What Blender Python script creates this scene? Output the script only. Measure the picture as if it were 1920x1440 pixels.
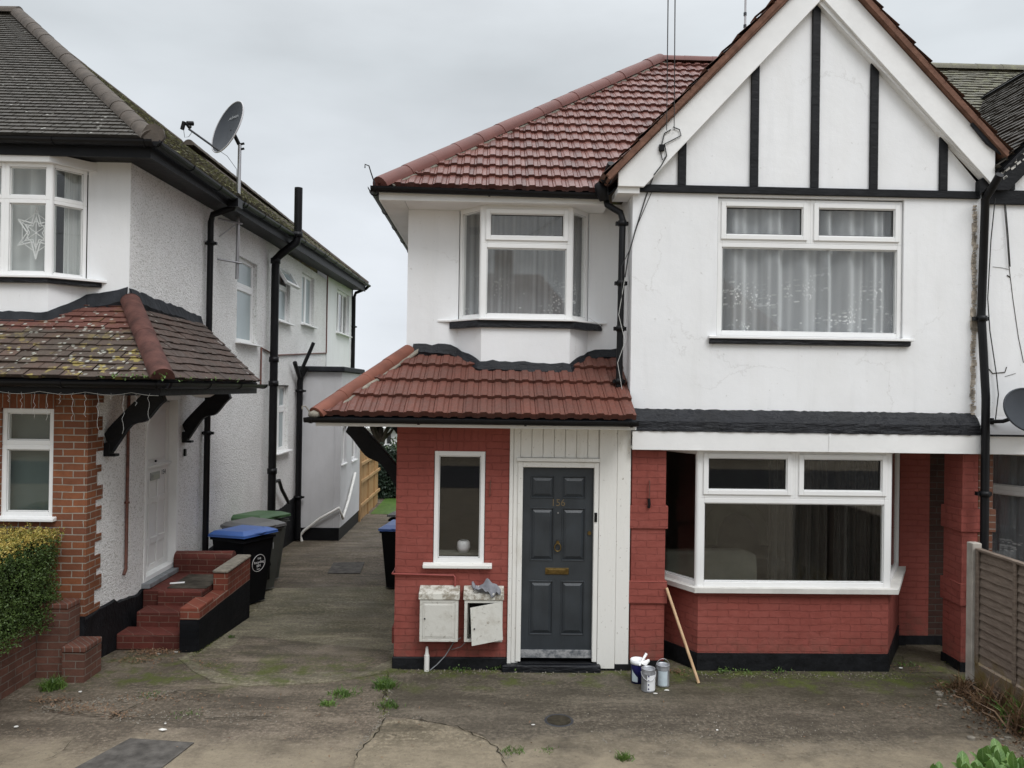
import bpy, math, random
from math import sin, cos, pi, radians, sqrt, atan2
from mathutils import Vector, Matrix
random.seed(7)
R = random.Random(11)
for o in list(bpy.data.objects): bpy.data.objects.remove(o)
SC = bpy.context.scene
COL = SC.collection

# ---------------------------------------------------------------- camera
F_PX = 1442.0
psi = math.atan(36 / F_PX); th = radians(0.3); rho = 0.0148
Fw = Vector((sin(psi) * cos(th), cos(psi) * cos(th), sin(th)))
R0 = Vector((cos(psi), -sin(psi), 0)); U0 = R0.cross(Fw)
Rt = R0 * cos(rho) + U0 * sin(rho); Up = U0 * cos(rho) - R0 * sin(rho)
EYE = Vector((0, 0, 3.03))
cam = bpy.data.cameras.new('camera'); camo = bpy.data.objects.new('camera', cam); COL.objects.link(camo)
m = Matrix((Rt, Up, -Fw)).transposed().to_4x4(); m.translation = EYE
camo.matrix_world = m
cam.sensor_width = 36; cam.lens = 36 * F_PX / 1920; cam.clip_end = 2000; cam.clip_start = 0.05
SC.camera = camo

# ---------------------------------------------------------------- world, sun, exposure
w = bpy.data.worlds.new('World'); SC.world = w; w.use_nodes = True
nt = w.node_tree; nt.nodes.clear()
SUN_EL, SUN_AZ = radians(50), radians(152)      # azimuth measured from +Y clockwise
sky = nt.nodes.new('ShaderNodeTexSky'); sky.sky_type = 'NISHITA'; sky.sun_disc = False
sky.sun_elevation = SUN_EL; sky.sun_rotation = SUN_AZ
geo = nt.nodes.new('ShaderNodeTexCoord')
sep = nt.nodes.new('ShaderNodeSeparateXYZ'); nt.links.new(geo.outputs['Generated'], sep.inputs[0])
gr = nt.nodes.new('ShaderNodeValToRGB'); nt.links.new(sep.outputs[2], gr.inputs[0])
cr = gr.color_ramp; cr.elements[0].position = 0.0; cr.elements[0].color = (.80, .845, .91, 1)
cr.elements[1].position = 1.0; cr.elements[1].color = (2.6, 2.68, 2.78, 1)
for p, c in ((.15, (.75, .785, .83)), (.38, (.63, .67, .70)), (.60, (1.0, 1.04, 1.08))):
    e = cr.elements.new(p); e.color = (*c, 1)
mp = nt.nodes.new('ShaderNodeMapping'); nt.links.new(geo.outputs['Generated'], mp.inputs[0]); mp.inputs['Scale'].default_value = (1.6, 1.6, 4.5)
no = nt.nodes.new('ShaderNodeTexNoise'); no.inputs['Scale'].default_value = 1.7; no.inputs['Detail'].default_value = 5; no.inputs['Roughness'].default_value = .5
nt.links.new(mp.outputs[0], no.inputs['Vector'])
cl = nt.nodes.new('ShaderNodeMapRange'); cl.inputs[1].default_value = .3; cl.inputs[2].default_value = .7; cl.inputs[3].default_value = .87; cl.inputs[4].default_value = 1.10
nt.links.new(no.outputs[0], cl.inputs[0])
mu = nt.nodes.new('ShaderNodeVectorMath'); mu.operation = 'SCALE'; nt.links.new(gr.outputs[0], mu.inputs[0]); nt.links.new(cl.outputs[0], mu.inputs['Scale'])
mu2 = nt.nodes.new('ShaderNodeVectorMath'); mu2.operation = 'SCALE'; mu2.inputs['Scale'].default_value = 10; nt.links.new(mu.outputs[0], mu2.inputs[0])
mx = nt.nodes.new('ShaderNodeMix'); mx.data_type = 'RGBA'; mx.inputs[0].default_value = .95
nt.links.new(sky.outputs[0], mx.inputs[6]); nt.links.new(mu2.outputs[0], mx.inputs[7])
bg = nt.nodes.new('ShaderNodeBackground'); bg.inputs[1].default_value = .1; nt.links.new(mx.outputs[2], bg.inputs[0])
wo = nt.nodes.new('ShaderNodeOutputWorld'); nt.links.new(bg.outputs[0], wo.inputs[0])
sun = bpy.data.lights.new('sun', 'SUN'); sun.energy = 1.25; sun.angle = radians(24); sun.color = (1, .99, .985)
so = bpy.data.objects.new('sun', sun); COL.objects.link(so)
sd = Vector((sin(SUN_AZ) * cos(SUN_EL), cos(SUN_AZ) * cos(SUN_EL), sin(SUN_EL)))
so.rotation_euler = sd.to_track_quat('Z', 'Y').to_euler()
SC.view_settings.view_transform = 'Standard'; SC.view_settings.look = 'None'; SC.view_settings.exposure = 0.12; SC.view_settings.gamma = 1
SC.render.engine = 'CYCLES'
SC.cycles.max_bounces = 8; SC.cycles.transparent_max_bounces = 16; SC.cycles.diffuse_bounces = 4
SC.cycles.use_denoising = True

# ---------------------------------------------------------------- measuring helpers (survey of the real place)
def ray(u, v): return Fw * F_PX + (u - 960) * Rt - (v - 720) * Up
def Yp(u, v, y):
    k = ray(u, v); p = EYE + k * (y / k.y); return p.x, p.z
def gz(y):
    if y < 8.6: return 0.0
    if y < 11: return -.2 * (y - 8.6) / 2.4
    if y < 17: return -.2 - .16 * (y - 11) / 6
    return -.36 - .04 * min(1, (y - 17) / 10)
def Gp(u, v, z=None):
    k = ray(u, v); zz = 0 if z is None else z
    for _ in range(6):
        p = EYE + k * ((zz - EYE.z) / k.z)
        if z is None: zz = gz(p.y)
    return p.x, p.y

# ---------------------------------------------------------------- materials
class Mt:
    def __init__(s, name, col=(.5, .5, .5), rough=.6, spec=.5, metal=0):
        s.m = bpy.data.materials.new(name); s.m.use_nodes = True; s.t = s.m.node_tree
        s.b = s.t.nodes['Principled BSDF']; s.out = s.t.nodes['Material Output']
        s.b.inputs['Base Color'].default_value = (*col, 1); s.b.inputs['Roughness'].default_value = rough
        s.b.inputs['Specular IOR Level'].default_value = spec; s.b.inputs['Metallic'].default_value = metal
        g = s.t.nodes.new('ShaderNodeNewGeometry'); s.pos = g.outputs['Position']; s.h = None
    def n(s, typ): return s.t.nodes.new(typ)
    def l(s, a, b): s.t.links.new(a, b)
    def noise(s, scale, detail=4, rough=.55, vec=None, stretch=None, dist=0):
        v = vec or s.pos
        if stretch:
            mp = s.n('ShaderNodeMapping'); s.l(v, mp.inputs[0]); mp.inputs['Scale'].default_value = stretch; v = mp.outputs[0]
        n = s.n('ShaderNodeTexNoise'); n.inputs['Scale'].default_value = scale; n.inputs['Detail'].default_value = detail
        n.inputs['Roughness'].default_value = rough; n.inputs['Distortion'].default_value = dist; s.l(v, n.inputs['Vector']); return n.outputs[0]
    def ramp(s, x, a, b, lo=0, hi=1):
        r = s.n('ShaderNodeMapRange'); r.inputs[1].default_value = a; r.inputs[2].default_value = b
        r.inputs[3].default_value = lo; r.inputs[4].default_value = hi; s.l(x, r.inputs[0]); return r.outputs[0]
    def vor(s, scale, feature='F1', vec=None, out=0):
        n = s.n('ShaderNodeTexVoronoi'); n.inputs['Scale'].default_value = scale; n.feature = feature; s.l(vec or s.pos, n.inputs['Vector']); return n.outputs[out]
    def mix(s, f, a, b, mode='MIX'):
        x = s.n('ShaderNodeMix'); x.data_type = 'RGBA'; x.blend_type = mode
        for i, q in ((0, f), (6, a), (7, b)):
            if isinstance(q, (int, float)): x.inputs[i].default_value = q
            elif isinstance(q, tuple): x.inputs[i].default_value = (*q, 1)
            else: s.l(q, x.inputs[i])
        return x.outputs[2]
    def mth(s, op, a, b=0.0, c=None):
        x = s.n('ShaderNodeMath'); x.operation = op
        for i, q in enumerate((a, b, c)):
            if q is None: continue
            if isinstance(q, (int, float)): x.inputs[i].default_value = q
            else: s.l(q, x.inputs[i])
        return x.outputs[0]
    def col(s, c): s.l(c, s.b.inputs['Base Color']); return s
    def rgh(s, c): s.l(c, s.b.inputs['Roughness']); return s
    def bump(s, h, dist=.01, strength=1.0):
        b = s.n('ShaderNodeBump'); b.inputs['Distance'].default_value = dist; b.inputs['Strength'].default_value = strength
        s.l(h, b.inputs['Height'])
        if s.h: s.l(s.h, b.inputs['Normal'])
        s.h = b.outputs[0]; s.l(s.h, s.b.inputs['Normal']); return s
    def sepxyz(s, v=None):
        x = s.n('ShaderNodeSeparateXYZ'); s.l(v or s.pos, x.inputs[0]); return x.outputs
    def comb(s, x, y, z=0.0):
        c = s.n('ShaderNodeCombineXYZ')
        for i, q in enumerate((x, y, z)):
            if isinstance(q, (int, float)): c.inputs[i].default_value = q
            else: s.l(q, c.inputs[i])
        return c.outputs[0]
M = {}
def simple(name, col, rough=.6, spec=.5, metal=0, var=.12, vs=3.0, bump=0, bs=60):
    a = Mt(name, col, rough, spec, metal)
    if var:
        n = a.noise(vs, 6); f = a.ramp(n, .3, .7)
        a.col(a.mix(f, tuple(c * (1 - var) for c in col), tuple(min(1, c * (1 + var)) for c in col)))
    if bump: a.bump(a.noise(bs, 5), bump)
    M[name] = a.m; return a
# smooth painted render
def render_mat(name, col, dirt=.1):
    a = Mt(name, col, .75, .25)
    n1 = a.ramp(a.noise(.9, 5, .6), .35, .7); n2 = a.ramp(a.noise(3.0, 6, .6, stretch=(1, 1, .25)), .45, .75)
    c = a.mix(n1, col, tuple(x * (1 - dirt) for x in col))
    c = a.mix(a.mth('MULTIPLY', n2, .35), c, tuple(x * (1 - dirt * 2.2) for x in (col[0], col[1] * .985, col[2] * .95)))
    x_, y_, z_ = a.sepxyz(); st = a.noise(7, 6, .6, vec=a.comb(a.mth('ADD', x_, y_), a.mth('MULTIPLY', z_, .09))); c = a.mix(a.mth('MULTIPLY', a.ramp(st, .54, .72), .22), c, tuple(x * .74 for x in col)); sp = a.ramp(a.noise(22, 3), .70, .76); c = a.mix(a.mth('MULTIPLY', sp, .35), c, (.35, .33, .3)); hl = a.n('ShaderNodeTexVoronoi'); hl.feature = 'DISTANCE_TO_EDGE'; hl.inputs['Scale'].default_value = .55; nz_ = a.n('ShaderNodeTexNoise'); nz_.inputs['Scale'].default_value = 2.2; nz_.inputs['Detail'].default_value = 8; nz_.inputs['Roughness'].default_value = .7; a.l(a.pos, nz_.inputs['Vector']); a.l(a.mix(.35, a.pos, nz_.outputs['Color']), hl.inputs['Vector']); hc = a.mth('MULTIPLY', a.ramp(hl.outputs[0], .0005, .0035, 1, 0), a.ramp(a.noise(1.3, 3), .50, .58)); c = a.mix(a.mth('MULTIPLY', hc, .22), c, (.33, .31, .28))
    a.col(c); a.bump(a.noise(4, 5), .012, .5); a.bump(a.noise(70, 3), .0015, .6); M[name] = a.m
render_mat('render', (.815, .822, .828), .06); render_mat('render_dull', (.62, .62, .63), .12); render_mat('render_panel', (.76, .765, .755), .06)
a = Mt('pebbledash', (.7, .69, .66), .85, .2)
v = a.vor(62); n = a.noise(1.2, 6, .65); n2 = a.noise(20, 4, .7, stretch=(1, 1, 1.7))
c = a.mix(a.ramp(n, .35, .7), (.86, .855, .845), (.74, .735, .72)); c = a.mix(a.ramp(n2, .60, .74), c, (.50, .485, .45))
c = a.mix(a.ramp(v, .55, .85), c, (.50, .49, .46)); a.col(c); a.bump(a.mth('MULTIPLY', v, -1.0), .006, .8); a.bump(n2, .018, .8); M['pebbledash'] = a.m
def brick_mat(name, c1, c2, mortar, my=1.0, mx=1.0, painted=False, bd=.006, rough=.8, msize=.010, off=0.0, spec=.3):
    a = Mt(name, c1, rough, spec)
    x, y, z = a.sepxyz()
    u = a.mth('ADD', a.mth('MULTIPLY', x, mx), a.mth('MULTIPLY', y, my))
    wob = a.noise(2.6 if painted else 3.0, 3); wob2 = a.noise(9.0, 2, vec=a.comb(y, z, x))
    u = a.mth('ADD', u, a.mth('MULTIPLY', wob2, .05 if painted else .016)); zz = a.mth('ADD', z, a.mth('MULTIPLY', wob, .045 if painted else .016))
    vec = a.comb(u, a.mth('ADD', zz, off))
    b = a.n('ShaderNodeTexBrick'); a.l(vec, b.inputs['Vector']); b.offset = .5; b.squash = 1
    b.inputs['Scale'].default_value = 1; b.inputs['Brick Width'].default_value = .225; b.inputs['Row Height'].default_value = .075
    b.inputs['Mortar Size'].default_value = msize / 2; b.inputs['Mortar Smooth'].default_value = .35 if painted else .15
    b.inputs['Color1'].default_value = (0, 0, 0, 1); b.inputs['Color2'].default_value = (1, 1, 1, 1); b.inputs['Mortar'].default_value = (.5, .5, .5, 1)
    n = a.ramp(a.noise(14, 6, .65), .3, .7); big = a.ramp(a.noise(1.3, 4), .35, .65)
    if painted:
        c = a.mix(big, c1, c2); c = a.mix(a.mth('MULTIPLY', n, .35), c, tuple(q * .8 for q in c1))
        c = a.mix(a.mth('MULTIPLY', b.outputs['Fac'], a.ramp(a.noise(3.5, 5, .7), .40, .62, .0, .55)), c, mortar)
        drip = a.ramp(a.noise(5, 6, .65, stretch=(1.6, 1.6, .22)), .50, .68); c = a.mix(a.mth('MULTIPLY', drip, .35), c, tuple(q * .62 for q in c1)); fade = a.ramp(a.noise(1.9, 6, .7), .50, .66); c = a.mix(a.mth('MULTIPLY', fade, .35), c, (.33, .105, .085)); low = a.mth('MULTIPLY', a.ramp(z, .16, .45, 1, 0), a.ramp(a.noise(9, 6, .7), .42, .6)); c = a.mix(a.mth('MULTIPLY', low, .45), c, (.13, .07, .05)); chip = a.ramp(a.noise(8.0, 7, .7, stretch=(1, 1, 2.2)), .68, .72); c = a.mix(a.mth('MULTIPLY', chip, .7), c, tuple(q * .45 for q in c1))
    else:
        bw = a.n('ShaderNodeRGBToBW'); a.l(b.outputs['Color'], bw.inputs[0])
        c = a.mix(bw.outputs[0], c1, c2); c = a.mix(a.mth('MULTIPLY', n, .55), c, tuple(q * .5 for q in c1))
        c = a.mix(a.mth('MULTIPLY', big, .35), c, tuple(q * .45 for q in c1))
        c = a.mix(b.outputs['Fac'], c, mortar); soot = a.ramp(a.noise(2.4, 7, .7), .46, .66); c = a.mix(a.mth('MULTIPLY', soot, .55), c, tuple(q * .32 for q in c1))
    a.col(c); a.bump(a.mth('MULTIPLY', b.outputs['Fac'], a.ramp(a.noise(2.2, 4), .35, .6, -.35, -1.3) if painted else -1.0), bd * (2.0 if painted else 1)); a.bump(a.noise(45, 5), .004 if painted else .003, .8); a.bump(a.noise(8, 5), .02 if painted else .01, .7)
    M[name] = a.m; return a
RP1, RP2, RPM = (.285, .074, .057), (.25, .063, .049), (.20, .048, .038)
brick_mat('paint_brick', RP1, RP2, RPM, painted=True, my=1)
brick_mat('paint_brick_left_cant', RP1, RP2, RPM, painted=True, mx=-.55, my=.83)
brick_mat('paint_brick_right_cant', RP1, RP2, RPM, painted=True, mx=.55, my=.83)
brick_mat('raw_brick', (.33, .12, .052), (.17, .066, .042), (.34, .31, .26), msize=.012, bd=.008)
brick_mat('dark_brick', (.085, .036, .026), (.055, .028, .022), (.07, .058, .048), msize=.012)
brick_mat('garden_brick', (.19, .088, .062), (.13, .06, .043), (.17, .14, .115), msize=.011, bd=.008)
brick_mat('step_brick', (.145, .036, .026), (.095, .028, .021), (.17, .105, .078), msize=.008, bd=.007)
brick_mat('black_brick', (.008, .009, .011), (.013, .013, .015), (.007, .007, .008), msize=.01, bd=.010, spec=.12)
# vertical (soldier) brick: swap axes
def soldier(name, src, painted):
    brick_mat(name, *src, painted=painted)
    m_ = M[name]; t = m_.node_tree
    for b in [q for q in t.nodes if q.type == 'TEX_BRICK']:
        lk = b.inputs['Vector'].links[0].from_socket
        sx = t.nodes.new('ShaderNodeSeparateXYZ'); cx = t.nodes.new('ShaderNodeCombineXYZ'); t.links.new(lk, sx.inputs[0])
        t.links.new(sx.outputs[1], cx.inputs[0]); t.links.new(sx.outputs[0], cx.inputs[1]); t.links.new(cx.outputs[0], b.inputs['Vector'])
        b.offset = 0
soldier('paint_soldier', (RP1, RP2, RPM), True)
soldier('raw_soldier', ((.30, .10, .045), (.22, .075, .04), (.3, .27, .24)), False)
a = simple('black_paint', (.008, .0085, .010), .5, .2, var=.3, vs=5); a.bump(a.noise(9, 6, .6, stretch=(1, 1, 2.5)), .012, .6)
a = simple('black_plastic', (.006, .006, .007), .42, .22, var=.25, vs=4)
a = simple('bitumen', (.008, .009, .012), .30, .28, var=.4, vs=3); a.bump(a.noise(5, 7, .65, stretch=(.6, 1, 2.4)), .05, .9)
a = simple('bitumen_matt', (.022, .024, .028), .75, .2, var=.35, vs=5); a.bump(a.noise(12, 6), .012, .8)
a = simple('upvc', (.80, .80, .79), .32, .45, var=.03, vs=2)
a = Mt('old_white_wood', (.74, .73, .69), .55, .35)
n = a.ramp(a.noise(5, 7, .7, stretch=(1, 1, .3)), .58, .72); n2 = a.ramp(a.noise(30, 4), .66, .74)
c = a.mix(a.mth('MULTIPLY', n, .5), (.76, .75, .71), (.55, .52, .45)); c = a.mix(n2, c, (.40, .37, .32)); a.col(c); a.bump(a.noise(25, 4, stretch=(1, 1, .15)), .003); M['old_white_wood'] = a.m
a = simple('white_paint', (.78, .78, .77), .5, .35, var=.05, vs=3); a.bump(a.noise(14, 4), .002)
a = simple('door_grey', (.030, .036, .042), .36, .5, var=.22, vs=4); a.bump(a.noise(60, 3, stretch=(1, 1, .12)), .0012)
simple('brass', (.20, .14, .055), .35, .5, 1, var=.35, vs=30)
simple('steel', (.42, .42, .43), .4, .5, .9, var=.15); simple('rust', (.12, .045, .03), .6, .4, var=.4, vs=20)
simple('dish_grey', (.038, .043, .051), .5, .2, var=.12, vs=4); simple('dish_rim', (.45, .44, .45), .4)
simple('lettering', (.33, .34, .35), .5, var=0); simple('lettering_white', (.75, .75, .75), .5, var=0)
simple('cable', (.02, .02, .02), .5, var=0); simple('cable_white', (.5, .5, .48), .5, var=0)
simple('lead_grey', (.20, .21, .22), .6, .3, var=.3, vs=10)
simple('brown_mortar', (.16, .085, .06), .9, .2, var=.3, vs=8, bump=.01, bs=20)
simple('fillet', (.40, .35, .29), .9, .2, var=.6, vs=14)
simple('sill_stone', (.60, .585, .55), .7, .3, var=.1, vs=6)
a = Mt('glass', (1, 1, 1)); t = a.t; t.nodes.remove(a.b)
lw = a.n('ShaderNodeLayerWeight'); lw.inputs[0].default_value = .5
f = a.mth('ADD', a.mth('MULTIPLY', a.mth('POWER', lw.outputs['Facing'], 5.0), .93), .050)
tr = a.n('ShaderNodeBsdfTransparent'); tr.inputs[0].default_value = (.95, .955, .95, 1); gl = a.n('ShaderNodeBsdfGlossy'); gl.inputs['Roughness'].default_value = .02
ms = a.n('ShaderNodeMixShader'); a.l(f, ms.inputs[0]); a.l(tr.outputs[0], ms.inputs[1]); a.l(gl.outputs[0], ms.inputs[2]); a.l(ms.outputs[0], a.out.inputs[0]); M['glass'] = a.m
a = simple('frosted_glass', (.30, .36, .37), .22, .7, var=.08, vs=2)
simple('room_wall', (.17, .175, .145), .8, .2, var=.1); simple('room_dark', (.025, .024, .022), .9, .1); simple('gasket', (.02, .02, .02), .6, var=0)
# net curtains
def net(name, col, lace_z):
    a = Mt(name, col, .9, .1)
    x, y, z = a.sepxyz()
    d = a.n('ShaderNodeTexVoronoi'); d.inputs['Scale'].default_value = 3.4; a.l(a.comb(a.mth('ADD', x, y), z), d.inputs['Vector'])
    pv = a.noise(75, 3, .7); dots = a.vor(30, vec=a.comb(a.mth('ADD', x, y), z))
    blob = a.mth('MULTIPLY', a.ramp(d.outputs[0], .20, .50, 1, 0), a.ramp(dots, .25, .42, 1, 0))
    zone = a.ramp(z, lace_z + .25, lace_z + .80, 1, 0); sp = a.mth('MULTIPLY', a.ramp(a.vor(13, vec=a.comb(a.mth('ADD', x, y), z)), .05, .15, 1, 0), .7)
    lace = a.mth('MULTIPLY', a.mth('MAXIMUM', blob, sp), zone)
    a.col(a.mix(lace, col, (.97, .97, .97)))
    lw = a.n('ShaderNodeLayerWeight'); lw.inputs[0].default_value = .5; al = a.mth('MINIMUM', a.mth('ADD', a.mth('MULTIPLY', lace, .55), a.mth('ADD', .56, a.mth('MULTIPLY', lw.outputs['Facing'], .85))), .98)
    tr = a.n('ShaderNodeBsdfTransparent'); ms = a.n('ShaderNodeMixShader'); a.l(al, ms.inputs[0]); a.l(tr.outputs[0], ms.inputs[1]); a.l(a.b.outputs[0], ms.inputs[2]); a.l(ms.outputs[0], a.out.inputs[0])
    M[name] = a.m
net('net_curtain', (.60, .61, .625), 3.66); net('net_low', (.40, .42, .45), .9); net('drape_dark', (.10, .10, .09), -9); net('net_left', (.74, .76, .74), 3.6)
# roof tiles: one random tint per tile from the UV cell
def tile_mat(name, cols, rough=.5, moss=None, lichen=0, spec=.4, grime=.35, dirt=(.05, .045, .038), white=0, strip=1.0):
    a = Mt(name, cols[0], rough, spec)
    uv = a.n('ShaderNodeUVMap'); u, v_, _ = a.sepxyz(uv.outputs[0])
    cell = a.comb(a.mth('FLOOR', a.mth('MULTIPLY', u, strip)), a.mth('FLOOR', v_)); wn = a.n('ShaderNodeTexWhiteNoise'); wn.noise_dimensions = '2D'; a.l(cell, wn.inputs['Vector'])
    r = a.n('ShaderNodeValToRGB'); r.color_ramp.interpolation = 'CONSTANT' if len(cols) > 3 else 'LINEAR'
    while len(r.color_ramp.elements) < len(cols): r.color_ramp.elements.new(.5)
    for i, c in enumerate(cols): r.color_ramp.elements[i].position = i / len(cols) if len(cols) > 3 else i / (len(cols) - 1); r.color_ramp.elements[i].color = (*c, 1)
    a.l(wn.outputs[0], r.inputs[0]); c = r.outputs[0]
    c = a.mix(a.mth('MULTIPLY', a.ramp(a.noise(2.2, 6, .6), .4, .7), grime), c, dirt)
    c = a.mix(a.mth('MULTIPLY', a.ramp(a.noise(25, 5, .6), .45, .7), grime), c, dirt)
    if moss:
        mc, thr = moss; c = a.mix(a.ramp(a.noise(9, 7, .75), thr, thr + .12), c, mc)
    if lichen:
        nz = a.ramp(a.noise(.55, 2), .5, .62) if lichen < 2 else 1.0
        zz = a.sepxyz()[2]; c = a.mix(a.mth('MULTIPLY', a.ramp(a.mth('ADD', zz, a.mth('MULTIPLY', a.noise(3, 2), .3)), 3.72, 3.80), .85), c, (.125, .045, .033)); l2 = a.ramp(a.noise(8.0, 4, .55), .56, .60)
        yl = a.mth('MULTIPLY', l2, a.ramp(a.noise(1.3, 2), .42, .52)); yl = a.mth('MULTIPLY', yl, a.ramp(zz, 3.35, 3.6, 1, .15)); c = a.mix(a.mth('MULTIPLY', yl, .8), c, (.27, .215, .06))
        msk = a.mth('MULTIPLY', a.ramp(a.vor(12), .20, .28, 1, 0), a.ramp(a.noise(2.5, 3), .40, .50)); c = a.mix(a.mth('MULTIPLY', msk, .85), c, (.38, .38, .33))
    if white:
        msk = a.mth('MULTIPLY', a.ramp(a.vor(8.0), .10, .16, 1, 0), a.ramp(a.noise(1.7, 3), .45, .6)); c = a.mix(a.mth('MULTIPLY', msk, white), c, (.42, .42, .38))
    a.col(c); a.rgh(a.ramp(a.noise(18, 4), .3, .7, rough * .75, min(1, rough * 1.3))); a.bump(a.noise(60, 4), .003); a.bump(a.noise(16, 3), .004)
    M[name] = a.m
tile_mat('red_tile', [(.150, .056, .042), (.175, .070, .054), (.130, .047, .036), (.160, .070, .056), (.115, .048, .039), (.185, .080, .064), (.145, .053, .041)], rough=.36, spec=.45, grime=.22, dirt=(.06, .035, .03), strip=2.0)
tile_mat('canopy_tile', [(.135, .048, .034), (.15, .055, .039), (.12, .043, .031)], rough=.55, grime=.3, spec=.3)
tile_mat('dark_tile', [(.062, .056, .046), (.075, .066, .056), (.052, .046, .038)], rough=.75, grime=.4, white=.9, dirt=(.04, .038, .03))
tile_mat('mossy_tile', [(.10, .09, .07), (.075, .07, .055), (.12, .105, .08)], rough=.9, moss=((.25, .25, .12), .47), grime=.3)
tile_mat('mossy_grey_tile', [(.15, .145, .11), (.12, .115, .09), (.17, .16, .12)], rough=.9, moss=((.20, .20, .13), .5), grime=.3)
tile_mat('left_canopy_tile', [(.095, .055, .040), (.08, .052, .040), (.066, .046, .036)], rough=.75, lichen=1, grime=.6, dirt=(.06, .05, .037))
tile_mat('left_canopy_side', [(.085, .050, .038), (.075, .047, .036), (.062, .042, .034)], rough=.75, white=.6, grime=.5, dirt=(.05, .042, .034))
tile_mat('brown_tile', [(.17, .085, .06), (.13, .07, .05), (.19, .10, .07)], rough=.7, grime=.3)
simple('ridge_red', (.125, .043, .033), .5, .3, var=.15, vs=4); a = simple('ridge_clay', (.165, .058, .037), .65, .3, var=.2, vs=6)
a = simple('ridge_dull', (.078, .064, .052), .8, .3, var=.3, vs=8, bump=.006, bs=20); a = simple('ridge_red_old', (.080, .034, .027), .8, .25, var=.4, vs=7, bump=.004, bs=30)
simple('cement', (.22, .20, .165), .9, .2, var=.3, vs=14, bump=.01, bs=18)
# concrete
def ground_mat(name, ca, cb, alg=1.0):
    algk = alg
    a = Mt(name, ca, .8, .25)
    n1 = a.ramp(a.noise(.8, 6, .6), .35, .65); n2 = a.ramp(a.noise(5, 8, .7), .35, .7); n3 = a.noise(27, 5, .75)
    c = a.mix(n1, ca, cb); c = a.mix(a.mth('MULTIPLY', n2, .5), c, tuple(q * .55 for q in cb)); c = a.mix(a.ramp(n3, .50, .66, 0, .75), c, tuple(q * 1.7 for q in ca)); c = a.mix(a.ramp(n3, .34, .48, .75, 0), c, tuple(q * .45 for q in cb))
    x, y, z = a.sepxyz(); wn = a.noise(1.6, 6, .65); st_ = a.noise(2.2, 7, .7, stretch=(.45, 1.5, 1)); c = a.mix(a.ramp(st_, .50, .64, 0, .75), c, tuple(q * .5 for q in cb)); c = a.mix(a.ramp(st_, .32, .46, .7, 0), c, tuple(q * 1.55 for q in ca)); bl_ = a.noise(.9, 6, .6); c = a.mix(a.ramp(bl_, .52, .62, 0, .5), c, tuple(q * .62 for q in cb)); pk = a.ramp(a.noise(7.5, 8, .8), .60, .68); c = a.mix(a.mth('MULTIPLY', pk, .55), c, tuple(q * 1.9 for q in ca))
    yw = a.mth('ADD', y, a.mth('MULTIPLY', a.mth('SUBTRACT', wn, .5), 1.3))
    # worn pale band near the street, algae band by the walls
    pale = a.ramp(yw, 6.75, 6.3, 0, 1); c = a.mix(a.mth('MULTIPLY', pale, a.ramp(a.noise(2.4, 7, .7), .3, .6, .25, .95)), c, (.31, .26, .185)); hole = a.ramp(a.noise(14, 7, .75), .60, .66); c = a.mix(a.mth('MULTIPLY', hole, .6), c, (.045, .038, .028))
    alg = a.mth('MULTIPLY', a.ramp(yw, 7.1, 7.75, 0, 1), a.ramp(x, 1.2, 2.4, .35, 1)); alg = a.mth('MULTIPLY', alg, a.ramp(y, 10, 12, 1, .4))
    alg = a.mth('MULTIPLY', alg, a.ramp(a.noise(1.1, 5, .65), .33, .58, .45, 1)); c = a.mix(a.mth('MULTIPLY', alg, .70 * algk), c, (.050, .046, .026))
    gm = a.mth('MULTIPLY', a.mth('MULTIPLY', a.ramp(yw, 7.75, 8.05, 0, 1), a.ramp(y, 8.3, 8.9, 1, .12)), a.ramp(a.noise(3.2, 6, .7), .47, .60)); c = a.mix(a.mth('MULTIPLY', gm, .75), c, (.085, .105, .02))
    sp = a.ramp(a.vor(30), .06, .10, .8, 0); sp = a.mth('MULTIPLY', sp, a.ramp(a.noise(1.5, 3), .5, .62)); c = a.mix(sp, c, (.46, .43, .36))
    a.col(c); a.rgh(a.ramp(n1, 0, 1, .55, .85)); a.bump(a.noise(1.4, 5), .06, .6); a.bump(a.noise(9, 8, .75), .035, 1.0); a.bump(n3, .010, 1.0); M[name] = a.m
ground_mat('concrete', (.205, .168, .128), (.130, .105, .078)); ground_mat('concrete_dark', (.150, .127, .097), (.108, .090, .067)); ground_mat('concrete_warm', (.25, .21, .15), (.175, .146, .102)); ground_mat('concrete_drive', (.235, .208, .145), (.180, .160, .110), alg=.10)
simple('plinth_black', (.009, .0095, .011), .6, .2, var=.5, vs=7, bump=.012, bs=16)
simple('cover_iron', (.085, .078, .070), .75, .2, var=.45, vs=9, bump=.01, bs=30)
simple('crack', (.040, .034, .024), .95, .1, var=.4, vs=20); simple('iron', (.045, .047, .052), .6, .4, .3, var=.3, vs=15, bump=.006, bs=50)
simple('asphalt', (.05, .05, .052), .85, .2, var=.2); simple('soil', (.05, .038, .026), .95, .1, var=.4, vs=10, bump=.03, bs=12)
def leafm(name, c1, c2, rough=.5, scale=9):
    a = Mt(name, c1, rough, .4); a.col(a.mix(a.ramp(a.noise(scale, 4), .35, .65), c1, c2)); M[name] = a.m
leafm('hedge_leaf', (.085, .135, .030), (.042, .075, .018)); leafm('hedge_gold', (.50, .36, .09), (.20, .20, .04))
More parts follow.
